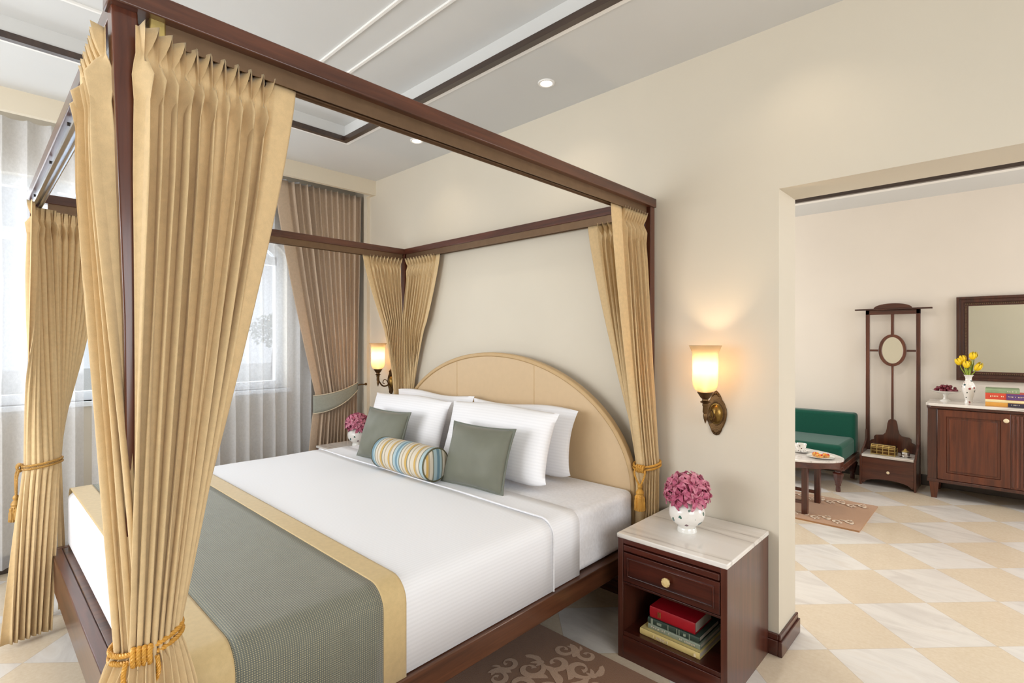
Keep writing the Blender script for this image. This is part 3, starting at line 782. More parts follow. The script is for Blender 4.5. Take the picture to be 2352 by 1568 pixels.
# ropes and tassels
def rope_geo(g, path, r, strands=3, pitch=.02, closed=False, n=6):
    path = [Vector(p) for p in path]; L = [0]
    for i in range(1, len(path)): L.append(L[-1]+(path[i]-path[i-1]).length)
    tot = L[-1]; step = pitch/8; N = max(8, int(tot/step)); pts = []; j = 0
    for k in range(N+1):
        d = tot*k/N
        while j < len(L)-2 and L[j+1] < d: j += 1
        t = (d-L[j])/max(1e-9, L[j+1]-L[j]); pts.append(path[j].lerp(path[j+1], t))
    prev = None; fr = []
    for i, p in enumerate(pts):
        t = (pts[min(i+1, N)]-pts[max(i-1, 0)]).normalized()
        if prev is None:
            u = t.cross(Vector((0, 0, 1)));
            if u.length < .1: u = t.cross(Vector((0, 1, 0)))
        else: u = prev-t*prev.dot(t)
        u.normalize(); prev = u; fr.append((u, t.cross(u)))
    for s in range(strands):
        sp = []
        for i, p in enumerate(pts):
            a = 2*PI*(s/strands+tot*i/N/pitch); u, w = fr[i]; sp.append(p+(u*cos(a)+w*sin(a))*r*.5)
        g.tube(sp, r*.56, n)
def loop(cx, cy, z, rx, ry, a0=0, a1=360, n=40, tilt=0, tdir=0):
    out = []
    for k in range(n+1):
        a = math.radians(lerp(a0, a1, k/n)); x, y = rx*cos(a), ry*sin(a)
        out.append((cx+x, cy+y, z+tilt*cos(a-math.radians(tdir))))
    return out
def tassel(name, g, parent, mat):
    return build(name, g, mat, parent, world=True)
def make_tie(label, c, z, rx, ry, ka, r, drop, ltas, mat, tilt=0, tdir=0, lean=(0, 0), pitch=.02):
    """c centre, ka angle (deg) of the knot on the loop, drop length to the tassel"""
    t = thing('curtain_tieback', label, 'tieback', (c[0], c[1], z), 0, 'gold rope tiebacks')
    g = G(); rope_geo(g, loop(c[0], c[1], z+.007, rx, ry, ka, ka+360, tilt=tilt, tdir=tdir), r, pitch=pitch); rope_geo(g, loop(c[0], c[1], z-.008, rx+.001, ry+.001, ka+8, ka+368, tilt=tilt, tdir=tdir), r, pitch=pitch)
    build('rope_loop', g, mat, t, world=True)
    a = math.radians(ka); zz = z+tilt*cos(a-math.radians(tdir)); kx, ky = c[0]+(rx+.006)*cos(a), c[1]+(ry+.006)*sin(a); tx, ty = -sin(a), cos(a); nx, ny = cos(a), sin(a)
    g = G()
    for k in (-1.5, -.5, .5, 1.5):
        o = k*r*1.75; pts = []
        for q in range(25):
            b = 2*PI*q/24; pts.append((kx+tx*(o+.1*o*sin(b))+nx*(.009*cos(b)), ky+ty*o+ny*(.009*cos(b)), zz+(.016)*sin(b)))
        rope_geo(g, pts, r*.95, pitch=pitch)
    build('knot', g, mat, t, world=True)
    g = G(); bx, by = kx+nx*.006+lean[0], ky+ny*.006+lean[1]; bz = zz-drop
    for sgn in (-1, 1):
        w = .026*sgn
        rope_geo(g, bez([(kx+tx*w+nx*.004, ky+ty*w+ny*.004, zz-.005), (kx+tx*w*1.05+nx*.010+lean[0]*.3, ky+ty*w*1.05+ny*.010+lean[1]*.3, zz-drop*.35), (bx+tx*.004*sgn, by+ty*.004*sgn, bz)], 8), r*.85, pitch=pitch)
    build('hanging_cord', g, mat, t, world=True)
    g = G(); L = ltas
    g.lathe([(.004, .012), (.010, .006), (.013, 0), (.012, -.008), (.009, -.014), (.016, -.022), (.021, -.034), (.018, -.042), (.020, -.046)], (bx, by, bz), 20)
    build('tassel_head', g, mat, t, world=True)
    g = G(); g.lathe([(.018, -.044), (.022, -.06), (.024, -.06-L*.5), (.027, -.06-L), (.0, -.058-L)], (bx, by, bz), 48, rid=(16, .09)); 
    for k in range(6):
        b = 2*PI*k/6; g.lathe([(.002, -.05), (.008, -.056), (.006, -.066), (.009, -.075), (.010, -.06-L*.8)], (bx+.02*cos(b), by+.02*sin(b), bz), 10, rid=(5, .1))
    build('tassel_skirt', g, mat, t, world=True)
    return t
make_tie('thick gold rope tieback knotted around the large foreground curtain', (tc[0], tc[1]), TIE, .058, .062, -18, .0052, .125, .09, M['rope'], tilt=.012, tdir=80, pitch=.017)
make_tie('gold tassel tieback hanging beside the bed head, behind the pink flowers', (hc[0], hc[1]), .765, .066, .066, -88, .006, .085, .06, M['rope'], tilt=.012, tdir=60)
make_tie('gold rope tieback on the far left curtain in front of the window', (-3.47, -2.222), .79, .068, .076, -88, .0058, .14, .055, M['rope_dk'], tilt=.01, tdir=90, lean=(.0, -.006))

# window drape and sheers
g = curtain([(2.69, line(-4.2, -.015, -4.2, -.80), .030), (.93, line(-4.21, -.06, -4.19, -.46), .018), (.02, line(-4.21, -.05, -4.19, -.56), .03)], 12, 1, flat=.16, seed=45, fins=False, per=12)
mk_curtain('window_drape', 'mauve brown floor-length drape tied back beside the arched window', g, (-4.2, -.3, .02), None, M['drape'])
tb = thing('drape_tieback', 'grey-green fabric tieback band around the brown window drape', 'tieback', (-4.17, -.3, .93))
g = G()
def bandf(z0, z1, off, n=24):
    def fn(u, v):
        y = lerp(-.485, -.07, u); x = -4.135+off-.05*(2*u-1)**2-.0*u; zc = .86+.13*u**1.7; hw = .075*(1-.55*u**2)
        return (x, y, zc+lerp(-hw, hw, v)*1.0)
    return fn
g.grid(bandf(0, 0, 0), 24, 6); build('band', g, M['band'], tb, solid=.006, world=True)
for v in (0, 1):
    f = bandf(0, 0, .004); g = G(); g.tube([f(k/23, v) for k in range(24)], .004, 6); build('band_edge', g, M['band_edge'], tb, world=True)
g = G(); g.tube([(-4.16, -.08, 1.0), (-4.15, -.05, 1.005), (-4.13, -.03, 1.005), (-4.13, -.018, 1.005)], .006, 8); g.sphere((-4.10, -.04, 1.01), .012); build('wall_hook', g, M['bronze_dk'], tb, world=True)
g = curtain([(2.72, line(-4.27, -.42, -4.27, -1.92), .022), (.05, line(-4.27, -.42, -4.27, -1.92), .03)], 15, 1, seed=55, fins=False, per=8)
mk_curtain('sheer_curtain', 'white sheer curtain over the window, between the bed curtain and brown drape', g, (-4.27, -1.2, .05), 'white sheers over the window', M['sheer'], solid=0)
g = curtain([(2.72, line(-4.27, -1.96, -4.27, -3.9), .022), (.05, line(-4.27, -1.96, -4.27, -3.9), .03)], 18, 1, seed=56, fins=False, per=8)
mk_curtain('sheer_curtain', 'white sheer curtain at the far left edge, behind the far gold bed curtain', g, (-4.27, -2.9, .05), 'white sheers over the window', M['sheer'], solid=0)

# ------------------------------------------------------------------ nightstands
def nightstand(loc, label):
    t = thing('nightstand', label, 'nightstand', loc, 0, 'wooden nightstands beside the bed')
    W, D, H = .48, .48, .527; w = W/2; d = D/2; e = .026
    g = G(); g.box(-w, -w+e, -d, d, 0, H); build('side_panel', g, M['rosewood_z'], t, bevel=.002)
    g = G(); g.box(w-e, w, -d, d, 0, H); build('side_panel', g, M['rosewood_z'], t, bevel=.002)
    g = G(); g.box(-w+e, w-e, d-.012, d, 0, H); build('back_panel', g, M['rosewood'], t)
    g = G(); g.box(-w+e, w-e, -d+.005, d-.012, .10, .118); g.box(-w+e, w-e, -d, -d+.02, 0, .10); build('plinth_shelf', g, M['rosewood'], t, bevel=.002)
    g = G(); g.box(-w+e, w-e, -d, -d+.03, H-.022, H); g.box(-w+e, w-e, -d+.002, d-.012, .328, .338); build('top_rail', g, M['rosewood'], t, bevel=.002)
    g = G(); g.box(-w+e+.003, w-e-.003, -d-.004, d-.03, .475, .500); build('pull_out_tray', g, M['rosewood'], t, bevel=.003)
    g = G(); x0, x1, z0, z1 = -w+e+.003, w-e-.003, .342, .468
    g.box(x0, x1, -d-.002, d-.05, z0, z1)
    g.ring([(x0+.02, z0+.022), (x1-.02, z0+.022), (x1-.02, z1-.02), (x0+.02, z1-.02)], [(x0+.027, z0+.029), (x1-.027, z0+.029), (x1-.027, z1-.027), (x0+.027, z1-.027)], -d-.008, -d-.001)
    dr = build('drawer', g, M['rosewood'], t, bevel=.0015)
    g = G(); g.lathe([(.006, 0), (.006, -.012), (.016, -.016), (.0185, -.024), (.014, -.031), (0, -.034)], (0, -d-.002, .408), 24, 'y', rid=(10, .06)); build('knob', g, M['iv_knob'], dr)
    g = G(); g.box(-w-.003, w+.003, -d-.006, d, H, H+.020); o = build('marble_top', g, M['marble'], t, bevel=.004); o['label'] = 'white veined marble top'
    return t
ns = nightstand((-.995, -.252, 0), 'wooden nightstand in the foreground with a drawer, open shelf and marble top')
n2 = copy_tree(ns); n2.location = (-3.785, -.29, 0); n2['label'] = 'nightstand on the window side of the bed, mostly hidden behind the mattress'

# books in the nightstand
def book(loc, w, d, h, rz, cover, label, marks=None, group='books in the nightstand', cat='book', markc=None):
    """lies flat, spine facing -y; w along x, d along y, h thickness"""
    t = thing('book', label, cat, loc, rz, group)
    g = G(); c = .0025
    g.box(-w/2, w/2, 0, d, 0, c); g.box(-w/2, w/2, 0, d, h-c, h)
    n = 8; vs = []
    for k in range(n+1):
        a = PI*k/n; vs.append((-.004*sin(a), h/2-h/2*cos(a)))
    out = [(y, z) for y, z in vs]+[(.003, h), (.003, 0)]
    g.prism([(y, z) for y, z in out], -w/2, w/2, 'yz')
    build('cover', g, cover, t, bevel=.0006)
    g = G(); g.box(-w/2+.004, w/2-.004, .003, d-.004, c, h-c); build('pages', g, M['paper'], t)
    if marks:
        g = G()
        for (x0, x1, z0, z1) in marks: g.box(x0, x1, -.0078, -.003, z0*h, z1*h)
        build('spine_lettering', g, markc or M['gold_box'], t)
    return t
cred = plain('red_book_cloth', srgb(176, 16, 34), .5, var=.1); cdg = plain('dark_green_book_cloth', srgb(58, 76, 66), .5, var=.2)
csage = plain('sage_book_cover', srgb(150, 160, 142), .45, var=.12); cyel = plain('pale_yellow_book_cover', srgb(222, 200, 132), .45, var=.1)
rr = random.Random(4)
def ticks(x0, x1, n, z0, z1):
    out = []; st = (x1-x0)/n
    for k in range(n):
        if rr.random() < .2: continue
        a = x0+k*st; out.append((a, a+st*rr.uniform(.3, .6), z0+rr.uniform(0, .1), z1))
    return out
bz = .118
book((-1.010, -.458, bz), .27, .27, .027, -.02, cyel, 'pale yellow book at the bottom of the nightstand stack', ticks(-.07, .0, 14, .3, .7)+[(.112, .120, .3, .7)], markc=M['ivory'])
book((-1.0, -.437, bz+.027), .235, .20, .022, -.02, csage, 'sage green book above the yellow one in the nightstand', ticks(-.1, -.01, 9, .5, .75)+ticks(.03, .1, 12, .35, .7), markc=M['paper'])
book((-1.005, -.432, bz+.049), .232, .20, .024, -.015, cdg, 'dark green book under the red one in the nightstand', [(-.098, -.09, 0, 1), (-.07, -.05, .3, .7), (-.02, -.018, 0, 1), (.02, .022, 0, 1), (.03, .032, 0, 1), (.05, .06, .3, .7), (.075, .077, 0, 1)], markc=csage)
book((-1.012, -.425, bz+.073), .205, .17, .048, -.01, cred, 'thick red book on top of the nightstand stack', [(-.062, -.060, .25, .75), (-.057, -.055, .3, .7), (-.052, -.050, .25, .75)])

# vase with pink blossoms
def vase(loc, label, rz=0):
    t = thing('flower_vase', label, 'vase', loc, rz, 'small round painted vases')
    g = G(); g.lathe([(.042, 0), (.043, .004), (.040, .018), (.038, .022)], (0, 0, 0), 36); build('foot', g, M['porcelain'], t)
    g = G(); pr = [(.038, .020)]+[(.078*sin(PI*(.17+.66*k/14))**.8, .078-.068*cos(PI*(.17+.66*k/14))*.93+.008) for k in range(15)]
    top = pr[-1]; pr += [(top[0]-.004, top[1]+.004), (top[0]-.012, top[1]-.004), (.03, .06), (0, .05)]
    g.lathe(pr, (0, 0, 0), 40); build('bowl', g, M['vase_paint'], t, smooth=50)
    return t
def blossom_mesh():
    g = G(); rr = random.Random(5)
    for ring, (n, tilt, L, W) in enumerate([(6, .85, .062, .013), (5, .42, .048, .0095), (3, .15, .026, .006)]):
        for k in range(n):
            a = 2*PI*(k+.5*ring)/n+rr.uniform(-.15, .15); ti = tilt+rr.uniform(-.12, .12)
            def fn(u, v):
                s = v; w = W*(sin(PI*min(1, s*.92+.04))**.7)*(2*u-1); r = L*s; bend = ti*(.35+.9*s)
                x = r*sin(bend); z = r*cos(bend)*.8; cup = .25*abs(2*u-1)*W
                px, py = x, w
                return (px*cos(a)-py*sin(a), px*sin(a)+py*cos(a), z+cup)
            g.grid(fn, 5, 7)
    g.sphere((0, 0, .006), .006, 8, 6); return g
blo = None
def bouquet(loc, label, R, seed):
    global blo
    t = thing('flower_bouquet', label, 'flowers', loc, 0, 'pink flower bouquets')
    rr = random.Random(seed); N = 30; pts = []
    for k in range(N):
        z = 1-1.42*(k+.5)/N; a = k*2.39996+rr.uniform(-.2, .2); r = math.sqrt(max(0, 1-z*z)); pts.append((r*cos(a), r*sin(a), z))
    for (x, y, z) in pts:
        if blo is None: b = build('blossom', blossom_mesh(), M['petal'], t, smooth=60, solid=.0006); blo = b
        else: b = blo.copy(); col.objects.link(b); b.parent = t
        q = Vector((x, y, z)).to_track_quat('Z', 'Y'); b.rotation_mode = 'QUATERNION'; b.rotation_quaternion = q
        k = R*.56*rr.uniform(.92, 1.08); b.location = (x*k, y*k, z*k*.86); s = R/.108*rr.uniform(.85, 1.1); b.scale = (s, s, s)
    g = G()
    for k in range(7): a = 2*PI*k/7; g.tube([(.05*cos(a), .05*sin(a), 0), (.02*cos(a), .02*sin(a), -.05), (.01*cos(a+1), .01*sin(a+1), -.098)], .003, 6)
    g.sphere((0, 0, 0), R*.5, 12, 8)
    build('stems', g, M['stem'], t); return t
NZ = .547
vase((-1.02, -.265, NZ), 'round painted porcelain vase on the foreground nightstand')
bouquet((-1.02, -.265, NZ+.172), 'ball of pink lily-like blossoms on the foreground nightstand', .108, 1)
vase((-3.80, -.295, NZ), 'round painted porcelain vase on the far nightstand near the drape', .7)
bouquet((-3.80, -.295, NZ+.172), 'ball of pink blossoms on the far nightstand near the drape', .104, 2)

# ------------------------------------------------------------------ wall sconces
def sconce(loc, label, flip=1):
    """loc on the wall surface at plate centre; projects towards -y"""
    t = thing('wall_sconce', label, 'wall lamp', loc, 0, 'brass wall sconces')
    # plate: oval with pointed crest top and bottom
    out = [(0, .112), (.012, .100), (.022, .085), (.028, .068), (.040, .050), (.049, .025), (.051, 0), (.047, -.028), (.038, -.052), (.030, -.068), (.024, -.084), (.014, -.100), (0, -.106)]
    out = out+[(-x, z) for x, z in out[-2:0:-1]]
    g = G(); g.prism([(x, z) for x, z in out], -.010, 0); build('back_plate', g, M['bronze_dk'], t, bevel=.004)
    g = G(); g.lathe([(.046, 0), (.043, -.005), (.040, -.003), (.036, -.004), (.030, -.012), (.015, -.018), (0, -.020)], (0, -.008, 0), 32, 'y', sx=.82, sy=1.22); build('medallion', g, M['brass'], t)
    g = G()
    for zc, n in ((.082, 5), (-.082, 5)):
        for k in range(n): a = PI*(k+.5)/n; g.sphere((.016*cos(a), -.012, zc+.013*sin(a)*(1 if zc > 0 else -1)), .005, 8, 6)
    g.tube([(.043*.84*cos(2*PI*k/36), -.011, .053*sin(2*PI*k/36)) for k in range(36)], .003, 6, True)
    build('ornament', g, M['bronze_dk'], t)
    g = G(); Y = -.132
    g.tube(bez([(0, -.02, -.008), (0, -.045, -.03), (0, -.085, -.03), (0, -.115, .0), (0, Y, .030)], 8), [.0065]*33, 8)
    g.tube(bez([(0, -.03, -.02), (0, -.05, .015), (0, -.075, .02), (0, -.085, -.005), (0, -.068, -.012)], 8), .0035, 6)
    build('arm', g, M['bronze_dk'], t)
    g = G(); g.lathe([(0, -.035), (.003, -.028), (.008, -.01), (.010, .005), (.008, .012), (.012, .02), (.011, .045), (.014, .052), (.012, .058), (.024, .066), (.014, .073), (.013, .079), (.022, .088), (.034, .108), (.036, .112), (.030, .112)], (0, Y, 0), 28, rid=(10, .03)); build('cup', g, M['bronze_dk'], t)
    prof = [(.030, .113), (.046, .122), (.054, .140), (.0565, .165), (.0565, .220), (.057, .288), (.061, .302), (.069, .320), (.073, .328)]
    prof = prof+[(r-.003, z) for r, z in prof[::-1]]
    g = G(); n = 40; vs = []
    g.lathe(prof, (0, Y, 0), n); g.f = g.f[:-2] if False else g.f
    o = build('lamp_shade', g, M['shade'], t, smooth=50); 
    # open the top: remove the n-gon caps
    import bmesh
    bm = bmesh.new(); bm.from_mesh(o.data); bmesh.ops.delete(bm, geom=[f for f in bm.faces if len(f.verts) > 6], context='FACES'); bm.to_mesh(o.data); bm.free()
    g = G(); g.lathe([(.008, .113), (.009, .135), (.014, .15), (.018, .168), (.014, .186), (0, .194)], (0, Y, 0), 16); build('bulb', g, M['bulb'], t)
    return t
def lamp_light(x, y, z, e, r=.022):
    l = bpy.data.lights.new('sconce_light', 'POINT'); l.energy = e; l.color = (1, .70, .42); l.shadow_soft_size = r
    o = bpy.data.objects.new('sconce_light', l); o.location = (x, y, z); col.objects.link(o)
SC = 4.6
s1 = sconce((-.992, 0, 1.048), 'antique bronze wall sconce with glowing glass shade above the foreground nightstand')
s2 = copy_tree(s1); s2.location = (-3.755, 0, 1.048); s2['label'] = 'glowing wall sconce on the left, between the brown drape and bed curtain'
for sx in (-.992, -3.755):
    lamp_light(sx, -.132, 1.048+.225, SC)

# ------------------------------------------------------------------ rug beside the bed
def scroll(g, cx, cy, R, turns, a0, hand, w, z):
    """a tapering C-scroll ribbon lying in the pile, with a leaf tip"""
    n = 26; L = []; Rr = []
    for k in range(n+1):
        t = k/n; a = a0+hand*turns*2*PI*t; r = R*(1-.78*t); x, y = cx+r*cos(a), cy+r*sin(a)
        ww = w*(.25+sin(PI*min(1, t*1.25+.08))**.8 if t < .75 else .35+1.6*(t-.75)*2)
        L.append((x+ww*cos(a), y+ww*sin(a), z)); Rr.append((x-ww*cos(a), y-ww*sin(a), z))
    vs = L+Rr; g.add(vs, [(k, k+1, n+2+k, n+1+k) for k in range(n)])
def leaf(g, x, y, a, L, w, z):
    vs = []; n = 8
    for k in range(n+1):
        t = k/n; b = a+.7*t; px, py = x+L*t*cos(b), y+L*t*sin(b); ww = w*max(0, sin(PI*t))**.7
        vs += [(px-ww*sin(b), py+ww*cos(b), z), (px+ww*sin(b), py-ww*cos(b), z)]
    g.add(vs, [(2*k, 2*k+1, 2*k+3, 2*k+2) for k in range(n)])
def rug(name, x0, x1, y0, y1, mats, label, motif):
    g = G(); g.box(-(x1-x0)/2, (x1-x0)/2, -(y1-y0)/2, (y1-y0)/2, 0, .012); g.m = 1
    ox, oy = (x0+x1)/2, (y0+y1)/2; rr = random.Random(6); z = .0128; taken = []
    for (kind, px, py, r, a, h) in motif:
        px -= ox; py -= oy; z += .00005
        if kind == 's':
            scroll(g, px, py, r, 1.05, a, h, r*.21, z); leaf(g, px+r*cos(a), py+r*sin(a), a-h*1.7, r*.9, r*.17, z+.00001); leaf(g, px+r*cos(a), py+r*sin(a), a-h*.5, r*.6, r*.13, z+.00002)
        else: leaf(g, px, py, a, r, r*.2, z)
    o = build(name, g, mats, smooth=0, recalc=False); o.location = (ox, oy, 0); return tag(o, label, 'rug')
def medallion(cx, cy, S):
    m = []
    for q in range(4):
        b = q*PI/2+.35
        for h in (1, -1):
            m.append(('s', cx+S*.52*cos(b+h*.38), cy+S*.52*sin(b+h*.38), S*.20, b+h*2.2, h))
            m.append(('s', cx+S*.86*cos(b+h*.22), cy+S*.86*sin(b+h*.22), S*.15, b-h*1.2, -h))
            m.append(('l', cx+S*.2*cos(b+h*.5), cy+S*.2*sin(b+h*.5), S*.3, b+h*.3, h)); m.append(('l', cx+S*.6*cos(b+h*.75), cy+S*.6*sin(b+h*.75), S*.25, b+h*.9, h))
        m.append(('l', cx, cy, S*.35, b, 1)); m.append(('l', cx+S*.7*cos(b), cy+S*.7*sin(b), S*.35, b-.3, 1))
    return m
def vine(xa, xb, y, r):
    m = []; n = int((xb-xa)/(r*1.5))
    for k in range(n):
        x = xa+(k+.5)*(xb-xa)/n; h = 1 if k % 2 else -1
        m.append(('s', x, y+h*r*.45, r*.75, h*PI/2+.5, h)); m.append(('l', x, y-h*r*.7, r*1.0, .5*h, 1)); m.append(('l', x+r*.3, y+h*r*1.1, r*.7, 2.4*h, 1))
    return m
r1 = rug('rug', -2.2, -.85, -2.1, -.555, [M['rug'], M['rug_m']], 'brown bedside rug with pale scrollwork, partly under the bed', medallion(-1.29, -.85, .29)+medallion(-1.45, -1.85, .25))
r2 = rug('rug', -2.4, -.745, 1.985, 2.76, [M['rug2'], M['rug2_m']], 'tan rug with cream scrollwork under the coffee table', vine(-2.3, -.79, 2.12, .048)+vine(-2.3, -.79, 2.63, .048))

# ------------------------------------------------------------------ downlights
def downlight(x, y, label, z=CZ, e=6.0):
    t = thing('downlight', label, 'ceiling light', (x, y, z), 0, 'recessed ceiling downlights')
    g = G(); g.lathe([(.030, -.002), (.034, -.006), (.044, -.006), (.046, 0)], (0, 0, 0), 32); g.f = g.f[:-2]; g.mi = g.mi[:-2]
    build('trim_ring', g, M['white_trim'], t)
    g = G(); g.lathe([(0, -.0025), (.024, -.003), (.030, -.001)], (0, 0, 0), 24); build('lens', g, M['led'], t)
def spot(x, y, z, e, size=110, c=(1, .86, .68)):  # used for the seen downlights and for added fill spots
    l = bpy.data.lights.new('downlight_or_fill_beam', 'SPOT'); l.energy = e; l.spot_size = math.radians(size); l.spot_blend = .8; l.color = c; l.shadow_soft_size = .03
    o = bpy.data.objects.new('downlight_or_fill_beam', l); o.location = (x, y, z-.012); col.objects.link(o)
downlight(-1.795, -.313, 'recessed ceiling downlight nearer the centre of the ceiling, above the headboard')
downlight(-2.977, -.309, 'recessed ceiling downlight farther left, above the left pillows')
for x in (-1.795, -2.977, -.6): spot(x, -.313, CZ, 4, 120)  # last beam has no fitting, added beyond the view as fill

# ------------------------------------------------------------------ living room: hall stand
HW = M['wood_z']
hs = thing('hall_stand', 'tall dark wood hall stand with a small oval mirror, against the living room wall', 'hall stand', (-.775, 3.66, 0))
def hp_(name, g, mat=HW, bevel=.003, parent=hs, **kw): return build(name, g, mat, parent, bevel=bevel, world=True, **kw)
YB0, YB1 = 3.80, 3.835
for x0 in (-.995, -.59):
    g = G(); g.box(x0, x0+.034, YB0, YB1, 0, 1.70); hp_('upright', g)
g = G(); g.box(-.995, -.556, YB0, YB1, 1.655, 1.70); hp_('top_rail', g, M['wood_x'])
g = G(); g.box(-1.085, -.465, YB0-.02, YB1, 1.70, 1.715); hp_('hat_bar', g, M['wood_x'])
g = G(); g.prism([(-.775+.155*cos(PI*k/20), 1.715+.05*sin(PI*k/20)) for k in range(21)], YB0+.005, YB1-.005); hp_('crest', g, M['wood_x'])
g = G(); g.box(-.788, -.762, YB0+.003, YB1-.003, 1.445, 1.655); hp_('center_bar', g)
g = G(); g.box(-.785, -.765, YB0+.003, YB1-.003, .6, 1.155); hp_('center_bar', g)
g = G(); g.box(-.961, -.88, YB0+.003, YB1-.003, 1.287, 1.307); hp_('cross_bar', g, M['wood_x'])
g = G(); g.box(-.67, -.59, YB0+.003, YB1-.003, 1.287, 1.307); hp_('cross_bar', g, M['wood_x'])
g = G(); el = lambda a, b: [(-.775+a*cos(2*PI*k/48), 1.30+b*sin(2*PI*k/48)) for k in range(48)]
g.ring(el(.113, .158), el(.085, .130), YB0-.006, YB1-.004); fm = hp_('mirror_frame', g)
g = G(); g.prism(el(.086, .131), YB0+.012, YB0+.016); hp_('mirror_glass', g, M['mirror'], 0)
sp = [(.018, .618), (.032, .605), (.040, .575), (.046, .52), (.056, .48), (.075, .46), (.10, .455), (.135, .452), (.150, .435), (.150, .405), (.175, .395), (.195, .365), (.200, .335), (.220, .32), (.220, .30)]
out = [(-.775+x, z) for x, z in sp]+[(-.775-x, z) for x, z in sp[::-1]]
g = G(); g.prism(out, YB0+.004, YB0+.024); hp_('back_splat', g, bevel=.002)
for sx, x0 in ((-1, -.998), (1, -.578)):
    g = G(); o_ = [(3.50, 0), (3.505, .285), (3.56, .30), (3.60, .33), (3.70, .36), (3.78, .40), (3.80, .50), (3.80, 0)]
    g.prism(o_, x0, x0+.018, 'yz'); hp_('side_panel', g, bevel=.002)
# arched-bottom drawer front
fr_ = [(-.98, .275), (-.578, .275), (-.578, .025)]+[(-.779+.18*cos(PI*k/12), .025+.05*sin(PI*k/12)) for k in range(13)]+[(-.98, .025)]
g = G(); g.prism(fr_, 3.505, 3.525); dr = hp_('drawer', g, M['wood_x'])
g = G(); g.lathe([(.004, 0), (.004, -.008), (.012, -.012), (.013, -.018), (0, -.022)], (-.77, 3.505, .150), 18, 'y'); hp_('knob', g, M['ivory'], 0, dr)
g = G(); g.box(-.98, -.578, 3.525, 3.79, .07, .275); hp_('drawer_box', g, M['wood_x'])
g = G(); g.box(-.98, -.578, 3.498, 3.798, .275, .298); o = hp_('marble_shelf', g, M['marble'])
o['label'] = 'white marble shelf'
# brass casket and pot on it
bx = thing('brass_casket', 'pierced brass casket on the marble shelf of the hall stand', 'box', (-.815, 3.60, .298), -.08)
g = G(); g.box(-.095, .095, -.045, .045, .008, .065); bb = build('casket_body', g, M['bronze_dk'], bx, bevel=.002)
g = G(); g.prism([(-.045, .066), (.045, .066), (.03, .095), (-.03, .095)], -.095, .095, 'yz'); build('lid', g, M['bronze_dk'], bx, bevel=.002)
g = G()
for (z0, z1) in ((.004, .010), (.036, .041), (.063, .069)):
    g.ring([(-.098, -.048), (.098, -.048), (.098, .048), (-.098, .048)], [(-.094, -.044), (.094, -.044), (.094, .044), (-.094, .044)], z0, z1, 'xy')
for k in range(5):
    x = -.095+.0475*k; g.box(x-.003, x+.003, -.049, -.044, .006, .068)
for sx in (-1, 1):
    for sy in (-1, 1): g.box(sx*.095-.004, sx*.095+.004, sy*.045-.004, sy*.045+.004, 0, .072)
for zz, yy in ((.094, .03), (.080, .039)):
    g.tube([(-.095, -yy, zz), (.095, -yy, zz)], .003, 6)
for k in range(5): x = -.095+.0475*k; g.tube([(x, -.045, .068), (x, -.031, .095)], .003, 6)
build('gold_lattice', g, M['gold_box'], bx)
pt = thing('lidded_pot', 'small silver pot with a gold lid on the hall stand shelf', 'pot', (-.648, 3.585, .298))
g = G(); g.lathe([(.045, 0), (.046, .004), (.03, .006), (.032, .012), (.035, .03), (.034, .045), (.030, .05), (.024, .054), (0, .055)], (0, 0, 0), 24); build('body', g, M['silver'], pt)
g = G(); g.lathe([(.026, .052), (.03, .056), (.018, .064), (.010, .068), (.012, .076), (0, .082)], (0, 0, 0), 20, rid=(8, .06)); build('lid', g, M['gold_box'], pt)

# ------------------------------------------------------------------ sideboard
sb = thing('sideboard', 'chestnut brown sideboard with marble top at the right, under the framed mirror', 'sideboard', (.28, 3.64, 0))
def s_(name, g, mat=None, bevel=.003, parent=sb, **kw): return build(name, g, mat or M['sideboard'], parent, bevel=bevel, world=True, **kw)
X0, X1, YF, YK = -.474, 1.04, 3.43, 3.87
g = G(); g.box(X0+.02, X1-.02, YF+.02, YK, .17, .80); s_('body', g, M['sideboard_dk'])
g = G(); g.prism([(X0-.012, YK), (X0-.012, YF+.01), (X0+.02, YF-.022), (X1-.02, YF-.022), (X1+.012, YF+.01), (X1+.012, YK)], .818, .842, 'xy'); o = s_('marble_top', g, M['marble'], .004); o['label'] = 'white marble top'
g = G(); g.prism([(X0-.006, YK), (X0-.006, YF+.012), (X0+.022, YF-.016), (X1-.022, YF-.016), (X1+.006, YF+.012), (X1+.006, YK)], .796, .818, 'xy'); s_('cornice', g, M['sideboard_dk'], .004)
for x0 in (X0, X1-.065):
    g = G(); g.box(x0, x0+.065, YF-.004, YK, .17, .796); s_('corner_post', g, M['sideboard_dk'])
g = G(); g.box(X0-.004, X1+.004, YF-.010, YK, .145, .172); s_('base_rail', g, M['sideboard_dk'], .004)
def door(x0, x1, kx, nm):
    z0, z1 = .175, .790
    g = G(); w = .06
    g.ring([(x0, z0), (x1, z0), (x1, z1), (x0, z1)], [(x0+w, z0+w), (x1-w, z0+w), (x1-w, z1-w), (x0+w, z1-w)], YF-.006, YF+.02)
    d = s_('door', g, M['sideboard'])
    g = G(); g.box(x0+w, x1-w, YF+.008, YF+.02, z0+w, z1-w); g.box(x0+w+.02, x1-w-.02, YF+.002, YF+.01, z0+w+.02, z1-w-.02); s_('door_panel', g, M['sideboard'], .003, d)
    g = G(); g.lathe([(.005, 0), (.005, -.010), (.016, -.014), (.018, -.02), (.012, -.027), (0, -.029)], (kx, YF-.006, .735), 20, 'y'); s_('knob', g, M['ivory'], 0, d)
door(-.405, .062, .036, 'l'); door(.50, .97, .53, 'r')
g = G(); g.box(.064, .498, YF, YF+.02, .175, .79)
for k in range(18):
    x = .078+k*.0245; g.lathe([(.008, .19), (.008, .775)], (x, YF, 0), 10)
